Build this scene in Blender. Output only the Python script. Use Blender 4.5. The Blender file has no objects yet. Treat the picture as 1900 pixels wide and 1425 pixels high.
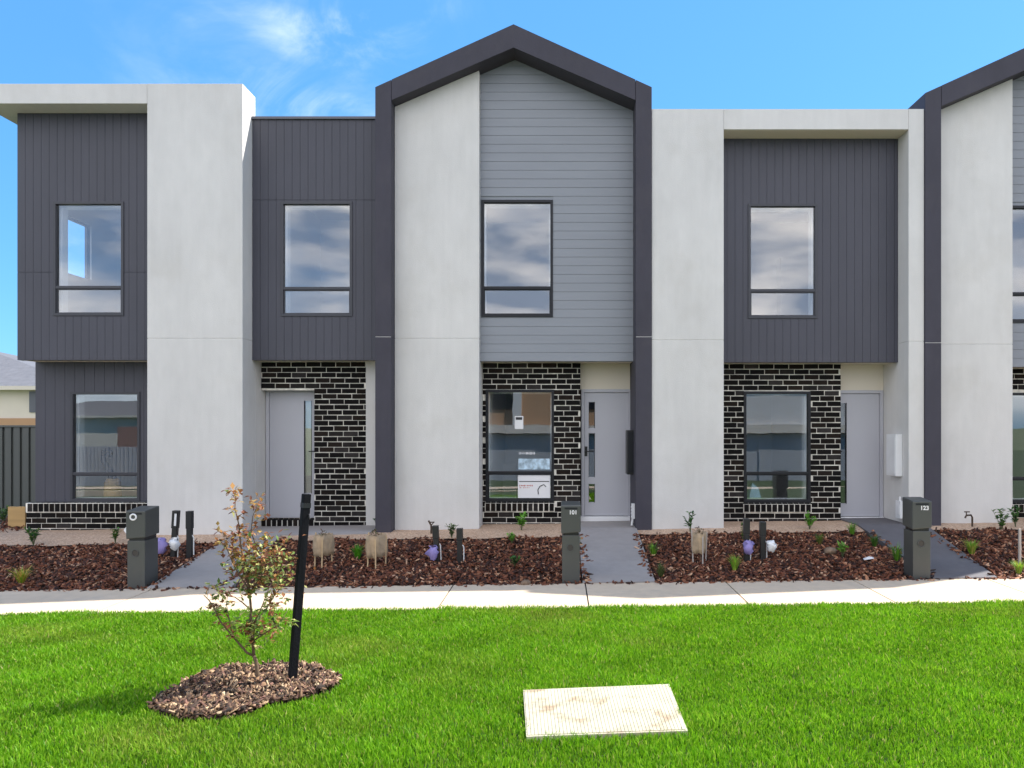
import bpy, math, random
import numpy as np
from mathutils import Vector, Matrix
random.seed(7); rng = np.random.default_rng(11)
S = bpy.context.scene; COL = S.collection
# ------------------------------------------------------------------ camera, sky, sun, exposure
F = 1380.0; VX = 1040.0; VY = 790.0; HC = 1.915            # focal length and vanishing point in photo pixels, eye height
cd = bpy.data.cameras.new('camera'); cam = bpy.data.objects.new('camera', cd); COL.objects.link(cam)
cam.location = (0, 0, HC); cam.rotation_euler = (math.radians(90), 0, 0)
cd.sensor_width = 36; cd.lens = F/1900*36; cd.shift_x = -(VX-950)/1900; cd.shift_y = (VY-712.5)/1900
cd.clip_start = .05; cd.clip_end = 3000; S.camera = cam
S.render.resolution_x = 1024; S.render.resolution_y = 768
SUN = Vector((.85, .39, 1.0)).normalized()
EL = math.asin(SUN.z); AZ = math.atan2(SUN.x, SUN.y)
w = bpy.data.worlds.new('World'); S.world = w; w.use_nodes = True
nt = w.node_tree; N = nt.nodes; L = nt.links; N.clear()
out = N.new('ShaderNodeOutputWorld'); bg = N.new('ShaderNodeBackground'); bg.inputs['Strength'].default_value = .15
sky = N.new('ShaderNodeTexSky'); sky.sky_type = 'NISHITA'; sky.sun_disc = False
sky.sun_elevation = EL; sky.sun_rotation = AZ; sky.air_density = 1.0; sky.dust_density = .3; sky.ozone_density = 2.2
tc = N.new('ShaderNodeTexCoord')
mp = N.new('ShaderNodeMapping'); mp.inputs['Scale'].default_value = (1.5, 1.5, 5.0); mp.inputs['Location'].default_value = (.4, .1, .2)
L.new(tc.outputs['Generated'], mp.inputs['Vector'])
nz = N.new('ShaderNodeTexNoise'); nz.inputs['Scale'].default_value = 1.9; nz.inputs['Detail'].default_value = 9; nz.inputs['Roughness'].default_value = .58; nz.inputs['Distortion'].default_value = .6
L.new(mp.outputs[0], nz.inputs['Vector'])
sep = N.new('ShaderNodeSeparateXYZ'); L.new(tc.outputs['Generated'], sep.inputs[0])
# more cloud in the street-side half of the sky than behind the houses
mr = N.new('ShaderNodeMapRange'); mr.inputs['From Min'].default_value = .35; mr.inputs['From Max'].default_value = -.5; mr.inputs['To Min'].default_value = -.22; mr.inputs['To Max'].default_value = .26
L.new(sep.outputs['Y'], mr.inputs['Value'])
ad = N.new('ShaderNodeMath'); ad.operation = 'ADD'; vd = N.new('ShaderNodeVectorMath'); vd.operation = 'DISTANCE'; L.new(tc.outputs['Generated'], vd.inputs[0]); vd.inputs[1].default_value = (-.30, .855, .42)
lm = N.new('ShaderNodeMapRange'); lm.interpolation_type = 'SMOOTHSTEP'; lm.inputs['From Min'].default_value = .26; lm.inputs['From Max'].default_value = .03; lm.inputs['To Max'].default_value = 1; L.new(vd.outputs['Value'], lm.inputs['Value'])
wz = N.new('ShaderNodeTexNoise'); wz.inputs['Scale'].default_value = 5.5; wz.inputs['Detail'].default_value = 8; wz.inputs['Roughness'].default_value = .62; wz.inputs['Distortion'].default_value = .8
wm = N.new('ShaderNodeMapping'); wm.inputs['Scale'].default_value = (1, 1, 1.8); wm.inputs['Rotation'].default_value = (0, .5, 0); L.new(tc.outputs['Generated'], wm.inputs[0]); L.new(wm.outputs[0], wz.inputs['Vector'])
ws = N.new('ShaderNodeMapRange'); ws.interpolation_type = 'SMOOTHSTEP'; ws.inputs['From Min'].default_value = .40; ws.inputs['From Max'].default_value = .72; ws.inputs['To Max'].default_value = .20; L.new(wz.outputs[0], ws.inputs['Value'])
wp = N.new('ShaderNodeMath'); wp.operation = 'MULTIPLY'; L.new(ws.outputs[0], wp.inputs[0]); L.new(lm.outputs[0], wp.inputs[1])
L.new(nz.outputs[0], ad.inputs[0]); L.new(mr.outputs[0], ad.inputs[1])
cr = N.new('ShaderNodeMapRange'); cr.interpolation_type = 'SMOOTHSTEP'; cr.inputs['From Min'].default_value = .46; cr.inputs['From Max'].default_value = .80; cr.inputs['To Max'].default_value = .92
L.new(ad.outputs[0], cr.inputs['Value'])
hm = N.new('ShaderNodeMapRange'); hm.inputs['From Min'].default_value = -.01; hm.inputs['From Max'].default_value = .06; L.new(sep.outputs['Z'], hm.inputs['Value'])
mu = N.new('ShaderNodeMath'); mu.operation = 'MULTIPLY'; xm = N.new('ShaderNodeMath'); xm.operation = 'MAXIMUM'; L.new(cr.outputs[0], xm.inputs[0]); L.new(wp.outputs[0], xm.inputs[1]); L.new(xm.outputs[0], mu.inputs[0]); L.new(hm.outputs[0], mu.inputs[1])
mx = N.new('ShaderNodeMix'); mx.data_type = 'RGBA'; n2 = N.new('ShaderNodeTexNoise'); n2.inputs['Scale'].default_value = 4.2; n2.inputs['Detail'].default_value = 5; L.new(mp.outputs[0], n2.inputs['Vector'])
cm = N.new('ShaderNodeMapRange'); cm.inputs['From Min'].default_value = .38; cm.inputs['From Max'].default_value = .62; L.new(n2.outputs[0], cm.inputs['Value'])
cc_ = N.new('ShaderNodeMix'); cc_.data_type = 'RGBA'; cc_.inputs[6].default_value = (2.8, 3.3, 4.3, 1); cc_.inputs[7].default_value = (9.6, 9.0, 8.6, 1); L.new(cm.outputs[0], cc_.inputs[0]); L.new(cc_.outputs[2], mx.inputs[7])
tn = N.new('ShaderNodeMix'); tn.data_type = 'RGBA'; tn.blend_type = 'MULTIPLY'; tn.inputs[0].default_value = 1; L.new(sky.outputs[0], tn.inputs[6]); tn.inputs[7].default_value = (.44, .71, .99, 1)
L.new(mu.outputs[0], mx.inputs[0]); fl = N.new('ShaderNodeMix'); fl.data_type = 'RGBA'; fl.inputs[0].default_value = .6; fl.inputs[7].default_value = (.42, 1.50, 3.05, 1); L.new(tn.outputs[2], fl.inputs[6]); L.new(fl.outputs[2], mx.inputs[6]); L.new(mx.outputs[2], bg.inputs['Color']); L.new(bg.outputs[0], out.inputs[0])
sd = bpy.data.lights.new('sun', 'SUN'); sd.energy = 4.2; sd.angle = math.radians(.5); sd.color = (1, .955, .89)
so = bpy.data.objects.new('sun', sd); COL.objects.link(so); so.rotation_euler = SUN.to_track_quat('Z', 'Y').to_euler(); so.location = (20, 20, 40)
S.view_settings.view_transform = 'Standard'; S.view_settings.look = 'None'; S.view_settings.exposure = 1.12; S.view_settings.gamma = 1

# ------------------------------------------------------------------ helpers
def PX(px, Y): return (px-VX)/F*Y
def PZ(py, Y): return HC+(VY-py)/F*Y
SL = .0122
def base(x): return SL*max(-14, min(14, x))
def yard(x, y): return base(x)+max(0, min(.34, .149*(y-9.02)))
def hit_yard(px, py):
    lo, hi = 8.0, 13.5
    for _ in range(40):
        m = (lo+hi)/2
        if PZ(py, m) > yard(PX(px, m), m): lo = m
        else: hi = m
    return Vector((PX(px, lo), lo, yard(PX(px, lo), lo)))
def hit_flat(px, py):
    y = 5.0
    for _ in range(30): y = (HC-base(PX(px, y)))*F/(py-VY)
    return Vector((PX(px, y), y, base(PX(px, y))))

class MB:
    def __init__(s): s.v = []; s.f = []; s.c = []
    def add(s, vs, fs, c=None):
        n = len(s.v); s.v += [tuple(v) for v in vs]
        for f in fs: s.f.append(tuple(i+n for i in f)); s.c.append(c)
        return s
    def box(s, x0, x1, y0, y1, z0, z1, c=None, M=None):
        vs = [Vector((x, y, z)) for z in (z0, z1) for y in (y0, y1) for x in (x0, x1)]
        if M is not None: vs = [M @ v for v in vs]
        return s.add(vs, [(0,2,3,1),(4,5,7,6),(0,1,5,4),(2,6,7,3),(0,4,6,2),(1,3,7,5)], c)
    def prism(s, poly, y0, y1, c=None):            # poly: (x,z) counter-clockwise seen from the street (-Y)
        n = len(poly); y1f = y1
        vs = [(x, y0(x, z) if callable(y0) else y0, z) for x, z in poly]+[(x, y1, z) for x, z in poly]
        fs = [tuple(range(n)), tuple(range(2*n-1, n-1, -1))]+[(i, i+n, (i+1) % n+n, (i+1) % n) for i in range(n)]
        return s.add(vs, fs, c)
    def tube(s, pts, rad, seg=6, c=None, cap=True):
        pts = [Vector(p) for p in pts]; n = len(pts); rings = []
        for i, p in enumerate(pts):
            d = (pts[min(i+1, n-1)]-pts[max(i-1, 0)]).normalized()
            a = d.orthogonal().normalized() if i == 0 else (prev-d*prev.dot(d)).normalized()
            prev = a; b = d.cross(a); r = rad[i] if isinstance(rad, (list, tuple)) else rad
            rings.append([p+(a*math.cos(t)+b*math.sin(t))*r for t in [2*math.pi*k/seg for k in range(seg)]])
        vs = [v for r in rings for v in r]; fs = []
        for i in range(n-1):
            for k in range(seg): fs.append((i*seg+k, i*seg+(k+1) % seg, (i+1)*seg+(k+1) % seg, (i+1)*seg+k))
        if cap: fs += [tuple(reversed(range(seg))), tuple(range((n-1)*seg, n*seg))]
        return s.add(vs, fs, c)
    def build(s, name, mat, parent=None, smooth=False, bevel=0):
        me = bpy.data.meshes.new(name); me.from_pydata(s.v, [], s.f)
        o = bpy.data.objects.new(name, me); COL.objects.link(o); me.materials.append(mat)
        if any(c is not None for c in s.c):
            a = me.color_attributes.new('Col', 'FLOAT_COLOR', 'CORNER'); arr = []
            for f, c in zip(s.f, s.c): arr += list((c or (.5, .5, .5))+(1,))*len(f) if c is None or len(c) == 3 else list(c)*len(f)
            a.data.foreach_set('color', arr)
        if smooth: me.polygons.foreach_set('use_smooth', [True]*len(me.polygons))
        if bevel:
            m = o.modifiers.new('bevel', 'BEVEL'); m.width = bevel; m.segments = 2; m.limit_method = 'ANGLE'
        if parent is not None: o.parent = parent; o.location = -PL[parent.name] if parent.name in PL else (0, 0, 0)
        return o
PL = {}
def thing(name, label, cat, loc=(0, 0, 0), group=None):
    o = bpy.data.objects.new(name, None); COL.objects.link(o); o.location = loc; o.empty_display_size = .2
    o['label'] = label; o['category'] = cat
    if group: o['group'] = group
    PL[o.name] = Vector(loc); return o
def tag(o, label, cat, group=None, kind=None):
    o['label'] = label; o['category'] = cat
    if group: o['group'] = group
    if kind: o['kind'] = kind
    return o
def struct(o, label=None): o['kind'] = 'structure'; return o

def mat(name, col, rough=.6, bump=None, var=None, attr=False, metal=0, spec=.5, coord='Object', extra=None):
    m = bpy.data.materials.new(name); m.use_nodes = True; t = m.node_tree; n = t.nodes; l = t.links
    b = n['Principled BSDF']; b.inputs['Roughness'].default_value = rough; b.inputs['Metallic'].default_value = metal
    b.inputs['Specular IOR Level'].default_value = spec
    c = n.new('ShaderNodeTexCoord'); src = None
    if attr:
        a = n.new('ShaderNodeVertexColor'); a.layer_name = 'Col'; src = a.outputs[0]
    else:
        r = n.new('ShaderNodeRGB'); r.outputs[0].default_value = (*col, 1); src = r.outputs[0]
    for (sc, amt, stretch) in (var or []):
        mpp = n.new('ShaderNodeMapping'); mpp.inputs['Scale'].default_value = stretch; l.new(c.outputs[coord], mpp.inputs[0])
        z = n.new('ShaderNodeTexNoise'); z.inputs['Scale'].default_value = sc; z.inputs['Detail'].default_value = 6; l.new(mpp.outputs[0], z.inputs['Vector'])
        mrr = n.new('ShaderNodeMapRange'); mrr.inputs['From Min'].default_value = .3; mrr.inputs['From Max'].default_value = .7; mrr.inputs['To Min'].default_value = 1-amt; mrr.inputs['To Max'].default_value = 1+amt
        l.new(z.outputs[0], mrr.inputs['Value'])
        vm = n.new('ShaderNodeVectorMath'); vm.operation = 'SCALE'; l.new(src, vm.inputs[0]); l.new(mrr.outputs[0], vm.inputs['Scale']); src = vm.outputs[0]
    if extra: src = extra(n, l, c, src)
    l.new(src, b.inputs['Base Color'])
    if bump:
        z = n.new('ShaderNodeTexNoise'); z.inputs['Scale'].default_value = bump[0]; z.inputs['Detail'].default_value = 8; l.new(c.outputs[coord], z.inputs['Vector'])
        bb = n.new('ShaderNodeBump'); bb.inputs['Strength'].default_value = bump[1]; bb.inputs['Distance'].default_value = bump[2]; l.new(z.outputs[0], bb.inputs['Height']); l.new(bb.outputs[0], b.inputs['Normal'])
    return m
def stain(colr, scale, lo, hi, amt):
    def fn(n, l, c, src):
        z = n.new('ShaderNodeTexNoise'); z.inputs['Scale'].default_value = scale; z.inputs['Detail'].default_value = 8; z.inputs['Roughness'].default_value = .65; l.new(c.outputs['Object'], z.inputs['Vector'])
        r = n.new('ShaderNodeMapRange'); r.inputs['From Min'].default_value = lo; r.inputs['From Max'].default_value = hi; r.inputs['To Max'].default_value = amt; l.new(z.outputs[0], r.inputs['Value'])
        m = n.new('ShaderNodeMix'); m.data_type = 'RGBA'; l.new(r.outputs[0], m.inputs[0]); l.new(src, m.inputs[6]); m.inputs[7].default_value = (*colr, 1); return m.outputs[2]
    return fn
M = {}
M['render'] = mat('pale_render', (.615, .60, .58), .85, (70, .35, .01), [(1.3, .05, (1, 1, .6)), (7, .025, (1, 1, .5)), (3, .02, (4, 4, .3))], extra=stain((.50, .475, .43), 1.1, .52, .8, .45))
M['soffit'] = mat('soffit_paint', (.66, .60, .50), .8, (60, .15, .004))
M['clad'] = mat('charcoal_cladding', (.053, .053, .070), .55, (40, .12, .003), [(2, .07, (1, 1, .4)), (9, .04, (6, 1, .25))])
M['board'] = mat('grey_weatherboard', (.225, .24, .268), .55, (50, .1, .003), [(2, .04, (.5, 1, 3))])
M['gable'] = mat('dark_gable_render', (.044, .041, .056), .75, (60, .3, .006), [(2.2, .09, (1, 1, .5)), (11, .05, (1, 1, .4))], extra=stain((.062, .056, .066), 2.0, .5, .75, .5))
M['trim'] = mat('metal_flashing', (.10, .105, .125), .4, None, None, metal=.3)
M['frame'] = mat('window_frame', (.014, .015, .019), .4, spec=.3)
M['framegrey'] = mat('charcoal_window_frame', (.035, .036, .046), .4)
M['brick'] = mat('black_brick', (0, 0, 0), .8, (90, .7, .004), [(14, .25, (1, 1, 1))], attr=True, spec=.15)
M['mortar'] = mat('pale_mortar', (.68, .65, .58), .9, (120, .8, .006), [(9, .28, (1, 1, 1)), (1.5, .15, (1, 1, 1))])
M['door'] = mat('grey_painted_door', (.44, .44, .48), .38, (30, .03, .002), [(1.5, .03, (1, 1, .5))])
M['white'] = mat('white_paint', (.74, .74, .745), .45, (30, .05, .002), [(5, .03, (1, 1, 1))])
M['concrete'] = mat('path_concrete', (.30, .275, .262), .8, (45, .4, .006), [(1.4, .09, (1, 1, 1)), (9, .05, (1, 1, 1))])
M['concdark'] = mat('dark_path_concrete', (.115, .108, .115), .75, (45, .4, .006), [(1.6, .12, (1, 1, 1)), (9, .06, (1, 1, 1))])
M['footpath'] = mat('footpath_concrete', (.60, .475, .345), .85, (60, .45, .006), [(1.1, .06, (.5, 1, 1)), (8, .05, (1, 1, 1))], extra=stain((.33, .30, .27), 2.3, .55, .8, .5))
M['joint'] = mat('joint_filler', (.05, .045, .04), .9)
M['asphalt'] = mat('asphalt', (.05, .05, .052), .85, (120, .6, .006), [(2, .12, (1, 1, 1))])
M['soil'] = mat('soil', (.045, .024, .015), .95, (35, 1.0, .03), [(8, .3, (1, 1, 1))])
M['lawnbase'] = mat('lawn_soil', (.03, .06, .008), .95, (60, .8, .02), [(2, .2, (1, 1, 1))])
M['earth'] = mat('far_ground', (.10, .13, .05), .95, (2, .5, .05), [(.1, .2, (1, 1, 1)), (2, .2, (1, 1, 1))])
M['chip'] = mat('bark_chip', (0, 0, 0), .85, (150, .6, .003), None, attr=True)
def leafmat(name, spec, k):
    m = mat(name, (0, 0, 0), .5, None, None, attr=True, spec=spec); n = m.node_tree.nodes; l = m.node_tree.links; b = n['Principled BSDF']
    a = [x for x in n if x.type == 'VERTEX_COLOR'][0]; t = n.new('ShaderNodeBsdfTranslucent'); l.new(a.outputs[0], t.inputs[0]); x = n.new('ShaderNodeMixShader'); x.inputs[0].default_value = k
    l.new(b.outputs[0], x.inputs[1]); l.new(t.outputs[0], x.inputs[2]); l.new(x.outputs[0], n['Material Output'].inputs[0]); return m
M['grass'] = leafmat('grass_blade', .25, .45); M['leaf'] = leafmat('leaf', .35, .35)
M['bark'] = mat('twig_bark', (.13, .085, .05), .85, (120, .6, .004), [(30, .2, (1, 1, 1))])
M['stem'] = mat('green_stem', (.07, .09, .03), .7)
M['post'] = mat('mailbox_paint', (.060, .063, .060), .42, (60, .06, .002), [(3, .08, (1, 1, .6))])
M['black'] = mat('black_plastic', (.012, .012, .014), .4)
M['blacktimber'] = mat('black_stained_timber', (.006, .006, .008), .75, (60, .6, .004), [(4, .5, (8, 8, .5))], spec=.15)
M['timber'] = mat('pale_timber', (.50, .36, .21), .7, (50, .4, .003), [(6, .15, (5, 5, .5))])
M['greytimber'] = mat('weathered_timber', (.40, .36, .33), .8, (50, .4, .003), [(6, .15, (5, 5, .5))])
M['sleeper'] = mat('treated_pine', (.42, .27, .11), .75, (20, .3, .004), [(3, .15, (.3, 1, 4))])
M['hessian'] = mat('hessian', (.42, .31, .20), .95, (220, 1.0, .006), [(12, .18, (1, 1, 1))])
M['purple'] = mat('lilac_plastic', (.27, .22, .48), .7)
M['fence'] = mat('colorbond_fence', (.085, .092, .085), .45, None, [(1, .05, (1, 1, 1))])
M['cream'] = mat('cream_render', (.62, .56, .48), .85, (40, .2, .006), [(1, .04, (1, 1, 1))])
M['tan'] = mat('tan_render', (.42, .25, .14), .85, (40, .2, .006), [(1, .06, (1, 1, 1))])
M['greyr'] = mat('grey_render', (.34, .35, .37), .8, None, [(1, .05, (1, 1, 1))])
M['room'] = mat('room_paint', (.66, .65, .64), .8)
M['floor'] = mat('room_carpet', (.42, .39, .36), .9)
M['pipe'] = mat('brown_pipe', (.07, .045, .03), .5, None, None, metal=.4)
M['rock'] = mat('rock', (.22, .15, .10), .9, (20, 1, .02), [(10, .3, (1, 1, 1))])
M['paper'] = mat('paper', (.72, .72, .74), .7)
M['ink'] = mat('poster_ink', (.03, .03, .035), .6)
M['red'] = mat('poster_red', (.45, .06, .03), .6)
M['skyink'] = mat('poster_picture', (.38, .50, .60), .6, None, [(14, .6, (1, 1, .8))])
# tiles: wavy roof
def roofmat(name, col):
    m = mat(name, col, .75, None, [(3, .12, (1, 1, 1))]); n = m.node_tree.nodes; l = m.node_tree.links
    c = n.new('ShaderNodeTexCoord'); b = n.new('ShaderNodeTexBrick'); b.inputs['Scale'].default_value = 1; b.inputs['Brick Width'].default_value = .3; b.inputs['Row Height'].default_value = .33; b.inputs['Mortar Size'].default_value = .035
    l.new(c.outputs['Object'], b.inputs[0]); bb = n.new('ShaderNodeBump'); bb.inputs['Strength'].default_value = 1; bb.inputs['Distance'].default_value = .05; bb.invert = True
    l.new(b.outputs['Fac'], bb.inputs['Height']); l.new(bb.outputs[0], n['Principled BSDF'].inputs['Normal']); return m
M['tile'] = roofmat('roof_tiles', (.15, .147, .155))
def brickmat(name):
    m = bpy.data.materials.new(name); m.use_nodes = True; n = m.node_tree.nodes; l = m.node_tree.links
    c = n.new('ShaderNodeTexCoord'); mp = n.new('ShaderNodeMapping'); mp.inputs['Rotation'].default_value = (math.radians(90), 0, 0); l.new(c.outputs['Object'], mp.inputs[0])
    b = n.new('ShaderNodeTexBrick'); b.inputs['Scale'].default_value = 1; b.inputs['Brick Width'].default_value = .24; b.inputs['Row Height'].default_value = .086; b.inputs['Mortar Size'].default_value = .01
    b.inputs['Color1'].default_value = (.28, .08, .05, 1); b.inputs['Color2'].default_value = (.18, .055, .04, 1); b.inputs['Mortar'].default_value = (.4, .36, .3, 1)
    l.new(mp.outputs[0], b.inputs[0]); l.new(b.outputs[0], n['Principled BSDF'].inputs['Base Color']); return m
M['redbrick'] = brickmat('red_brick')
def pebble():
    m = bpy.data.materials.new('pebble_gravel'); m.use_nodes = True; n = m.node_tree.nodes; l = m.node_tree.links
    c = n.new('ShaderNodeTexCoord'); v = n.new('ShaderNodeTexVoronoi'); v.inputs['Scale'].default_value = 55; l.new(c.outputs['Object'], v.inputs[0])
    r = n.new('ShaderNodeValToRGB'); e = r.color_ramp.elements; e[0].color = (.34, .21, .13, 1); e[1].color = (.66, .47, .33, 1); l.new(v.outputs['Color'], r.inputs[0]); l.new(r.outputs[0], n['Principled BSDF'].inputs['Base Color'])
    b = n.new('ShaderNodeBump'); b.inputs['Strength'].default_value = .8; b.inputs['Distance'].default_value = .012; b.invert = True; l.new(v.outputs['Distance'], b.inputs['Height']); l.new(b.outputs[0], n['Principled BSDF'].inputs['Normal'])
    n['Principled BSDF'].inputs['Roughness'].default_value = .9; return m
M['pebble'] = pebble()
def glassmat():
    m = bpy.data.materials.new('window_glass'); m.use_nodes = True; n = m.node_tree.nodes; l = m.node_tree.links; n.clear()
    o = n.new('ShaderNodeOutputMaterial'); t = n.new('ShaderNodeBsdfTransparent'); t.inputs[0].default_value = (.93, .95, .96, 1); g = n.new('ShaderNodeBsdfGlossy'); g.inputs['Roughness'].default_value = .008; g.inputs['Color'].default_value = (.97, .98, 1, 1)
    fr = n.new('ShaderNodeLayerWeight'); fr.inputs[0].default_value = .1; mr = n.new('ShaderNodeMapRange'); mr.inputs['To Min'].default_value = .13; mr.inputs['To Max'].default_value = .9; l.new(fr.outputs['Fresnel'], mr.inputs[0])
    c = n.new('ShaderNodeTexCoord'); z = n.new('ShaderNodeTexNoise'); z.inputs['Scale'].default_value = 1.6; l.new(c.outputs['Object'], z.inputs[0]); b = n.new('ShaderNodeBump'); b.inputs['Strength'].default_value = .025; b.inputs['Distance'].default_value = .02; l.new(z.outputs[0], b.inputs['Height']); l.new(b.outputs[0], g.inputs['Normal'])
    x = n.new('ShaderNodeMixShader'); l.new(mr.outputs[0], x.inputs[0]); l.new(t.outputs[0], x.inputs[1]); l.new(g.outputs[0], x.inputs[2]); l.new(x.outputs[0], o.inputs[0]); return m
M['glass'] = glassmat()

# ------------------------------------------------------------------ ground
def sheet(name, m, x0, x1, y0, y1, nx, ny, zf, mask=None):
    xs = np.linspace(x0, x1, nx+1); ys = np.linspace(y0, y1, ny+1); b = MB()
    b.v = [(x, y, zf(x, y)) for y in ys for x in xs]
    b.f = [(j*(nx+1)+i, j*(nx+1)+i+1, (j+1)*(nx+1)+i+1, (j+1)*(nx+1)+i) for j in range(ny) for i in range(nx)]
    b.c = [None]*len(b.f)
    return b.build(name, m)
def wob(x, y): return .010*math.sin(x*2.1+y*1.3)+.008*math.sin(x*5.3-y*4.1)+.006*math.sin(x*9.7+y*8.3)
b = MB(); b.add([(-900, -900, -1.3), (900, -900, -1.3), (900, 900, -1.3), (-900, 900, -1.3)], [(0, 1, 2, 3)])
struct(b.build('ground', M['earth']))
FY0, FY1 = 7.83, 9.02
struct(sheet('lawn_verge', M['lawnbase'], -15, 15, 1.9, FY0+.02, 60, 20, lambda x, y: base(x)-.03+.3*wob(x, y)))
o = sheet('back_yard_ground', M['earth'], -45, 45, 12.0, 60, 40, 10, lambda x, y: base(x)+.06); struct(o)
# footpath slabs with joints
jx = []
fp = MB(); jn = MB(); joints = [(286, 1119, 316, 1107), (1345, 1078, 1395, 1127), (1580, 1078, 1655, 1117), (1820, 1080, 1900, 1110), (830, 1125, 855, 1085)]
jxs = sorted([-13.0, -10.9, -8.8, -6.85, -4.93, -3.1, -1.3, .3, 2.0, 3.55, 5.15, 7.2, 9.3, 11.4, 13.5])
edges = [-15]+jxs+[15]
for a, c in zip(edges[:-1], edges[1:]):
    n = 4
    for k in range(n):
        xa = a+(c-a)*k/n; xb = a+(c-a)*(k+1)/n
        if k == 0: xa += .008
        if k == n-1: xb -= .008
        za, zb = base(xa), base(xb)
        vs = [(xa, FY0, za), (xb, FY0, zb), (xb, FY1, zb), (xa, FY1, za)]; vs += [(x, y, z-.12) for x, y, z in vs]
        fp.add(vs, [(0, 1, 2, 3), (0, 4, 5, 1), (1, 5, 6, 2), (2, 6, 7, 3), (3, 7, 4, 0)])
fo = struct(fp.build('footpath', M['footpath']))
for x in jxs: jn.add([(x-.008, FY0, base(x)-.012), (x+.008, FY0, base(x)-.012), (x+.008, FY1, base(x)-.012), (x-.008, FY1, base(x)-.012)], [(0, 1, 2, 3)])
struct(jn.build('footpath_joints', M['joint']))
def mborder(x): return 10.86 if x < -4.9 else (10.95 if x < 0 else 11.05)
struct(sheet('garden_bed', M['soil'], -15, 15, FY1+.005, 11.25, 220, 24, lambda x, y: yard(x, y)-.045+wob(x, y)))
def pebz(x, y): return yard(x, y)-.005+.4*wob(x, y)
pb = MB()
for (x0, x1) in ((-15, -4.9), (-4.9, .27), (1.16, 4.53), (5.5, 12)):
    nx = int((x1-x0)/.15); ny = 10; y0 = mborder((x0+x1)/2)-.02; xs = np.linspace(x0, x1, nx+1); ys = np.linspace(y0, 12.6, ny+1)
    pb.add([(x, y+(.03*math.sin(x*7)+.02*math.sin(x*17) if j == 0 else 0), pebz(x, y)) for j, y in enumerate(ys) for x in xs], [(j*(nx+1)+i, j*(nx+1)+i+1, (j+1)*(nx+1)+i+1, (j+1)*(nx+1)+i) for j in range(ny) for i in range(nx)])
struct(pb.build('gravel_strip', M['pebble']))
# garden paths, rising to the doors
def path(name, m, pts, thick=.16):
    # pts: rows (Y, xl, xr)
    b = MB(); rows = []
    for (Y, xl, xr) in pts:
        rows.append([(xl, Y, yard(xl, Y)+.012), (xr, Y, yard(xr, Y)+.012)])
    for r, q in zip(rows[:-1], rows[1:]):
        a, c, d, e = r[0], r[1], q[1], q[0]; vs = [a, c, d, e]+[(x, y, z-thick) for x, y, z in (a, c, d, e)]
        b.add(vs, [(0, 1, 2, 3), (0, 4, 5, 1), (1, 5, 6, 2), (3, 7, 4, 0)])
    return struct(b.build(name, m))
path('garden_path', M['concrete'], [(9.026, -5.02, -3.99), (10.1, -4.98, -4.09), (11.16, -4.93, -4.2), (11.17, -4.83, -2.87), (11.302, -4.83, -2.87), (12.2, -4.83, -2.87)])
path('garden_path', M['concrete'], [(9.026, .27, 1.15), (10.4, .27, 1.153), (11.302, .27, 1.155), (12.2, .27, 1.155)])
path('garden_path', M['concdark'], [(9.026, 4.53, 5.30), (10.0, 4.53, 5.40), (11.1, 4.53, 5.52), (11.302, 4.53, 5.29), (12.2, 4.53, 5.29)])
def in_path(x, y):
    if y > 11.15 and -4.9 < x < -2.83: return True
    t = (y-9.02)/2.14
    if -5.04+.09*t < x < -3.96-.21*t: return True
    if .24 < x < 1.19: return True
    if 4.5 < x < 5.33+.22*t/.97: return True
    return False
# ------------------------------------------------------------------ bulk scatter helper (numpy)
def bulk(name, m, V, Fq, Cq):
    """V (n,k,3) quads/tris per item: Fq face index lists per item; Cq per item colour"""
    n, k, _ = V.shape; me = bpy.data.meshes.new(name); nf = len(Fq); me.vertices.add(n*k); me.vertices.foreach_set('co', V.reshape(-1).astype(np.float32))
    ls = [len(f) for f in Fq]; tot = sum(ls); flat = np.concatenate([np.array(f) for f in Fq])
    idx = (flat[None, :]+(np.arange(n)*k)[:, None]).reshape(-1)
    me.loops.add(n*tot); me.loops.foreach_set('vertex_index', idx.astype(np.int32))
    st = np.concatenate([[0], np.cumsum(ls)[:-1]]); me.polygons.add(n*nf)
    me.polygons.foreach_set('loop_start', (st[None, :]+(np.arange(n)*tot)[:, None]).reshape(-1).astype(np.int32))
    me.update(calc_edges=True)
    a = me.color_attributes.new('Col', 'FLOAT_COLOR', 'CORNER'); cc = np.ones((n, tot, 4), np.float32); cc[:, :, :3] = Cq[:, None, :]
    a.data.foreach_set('color', cc.reshape(-1)); me.materials.append(m)
    o = bpy.data.objects.new(name, me); COL.objects.link(o); return o
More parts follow.
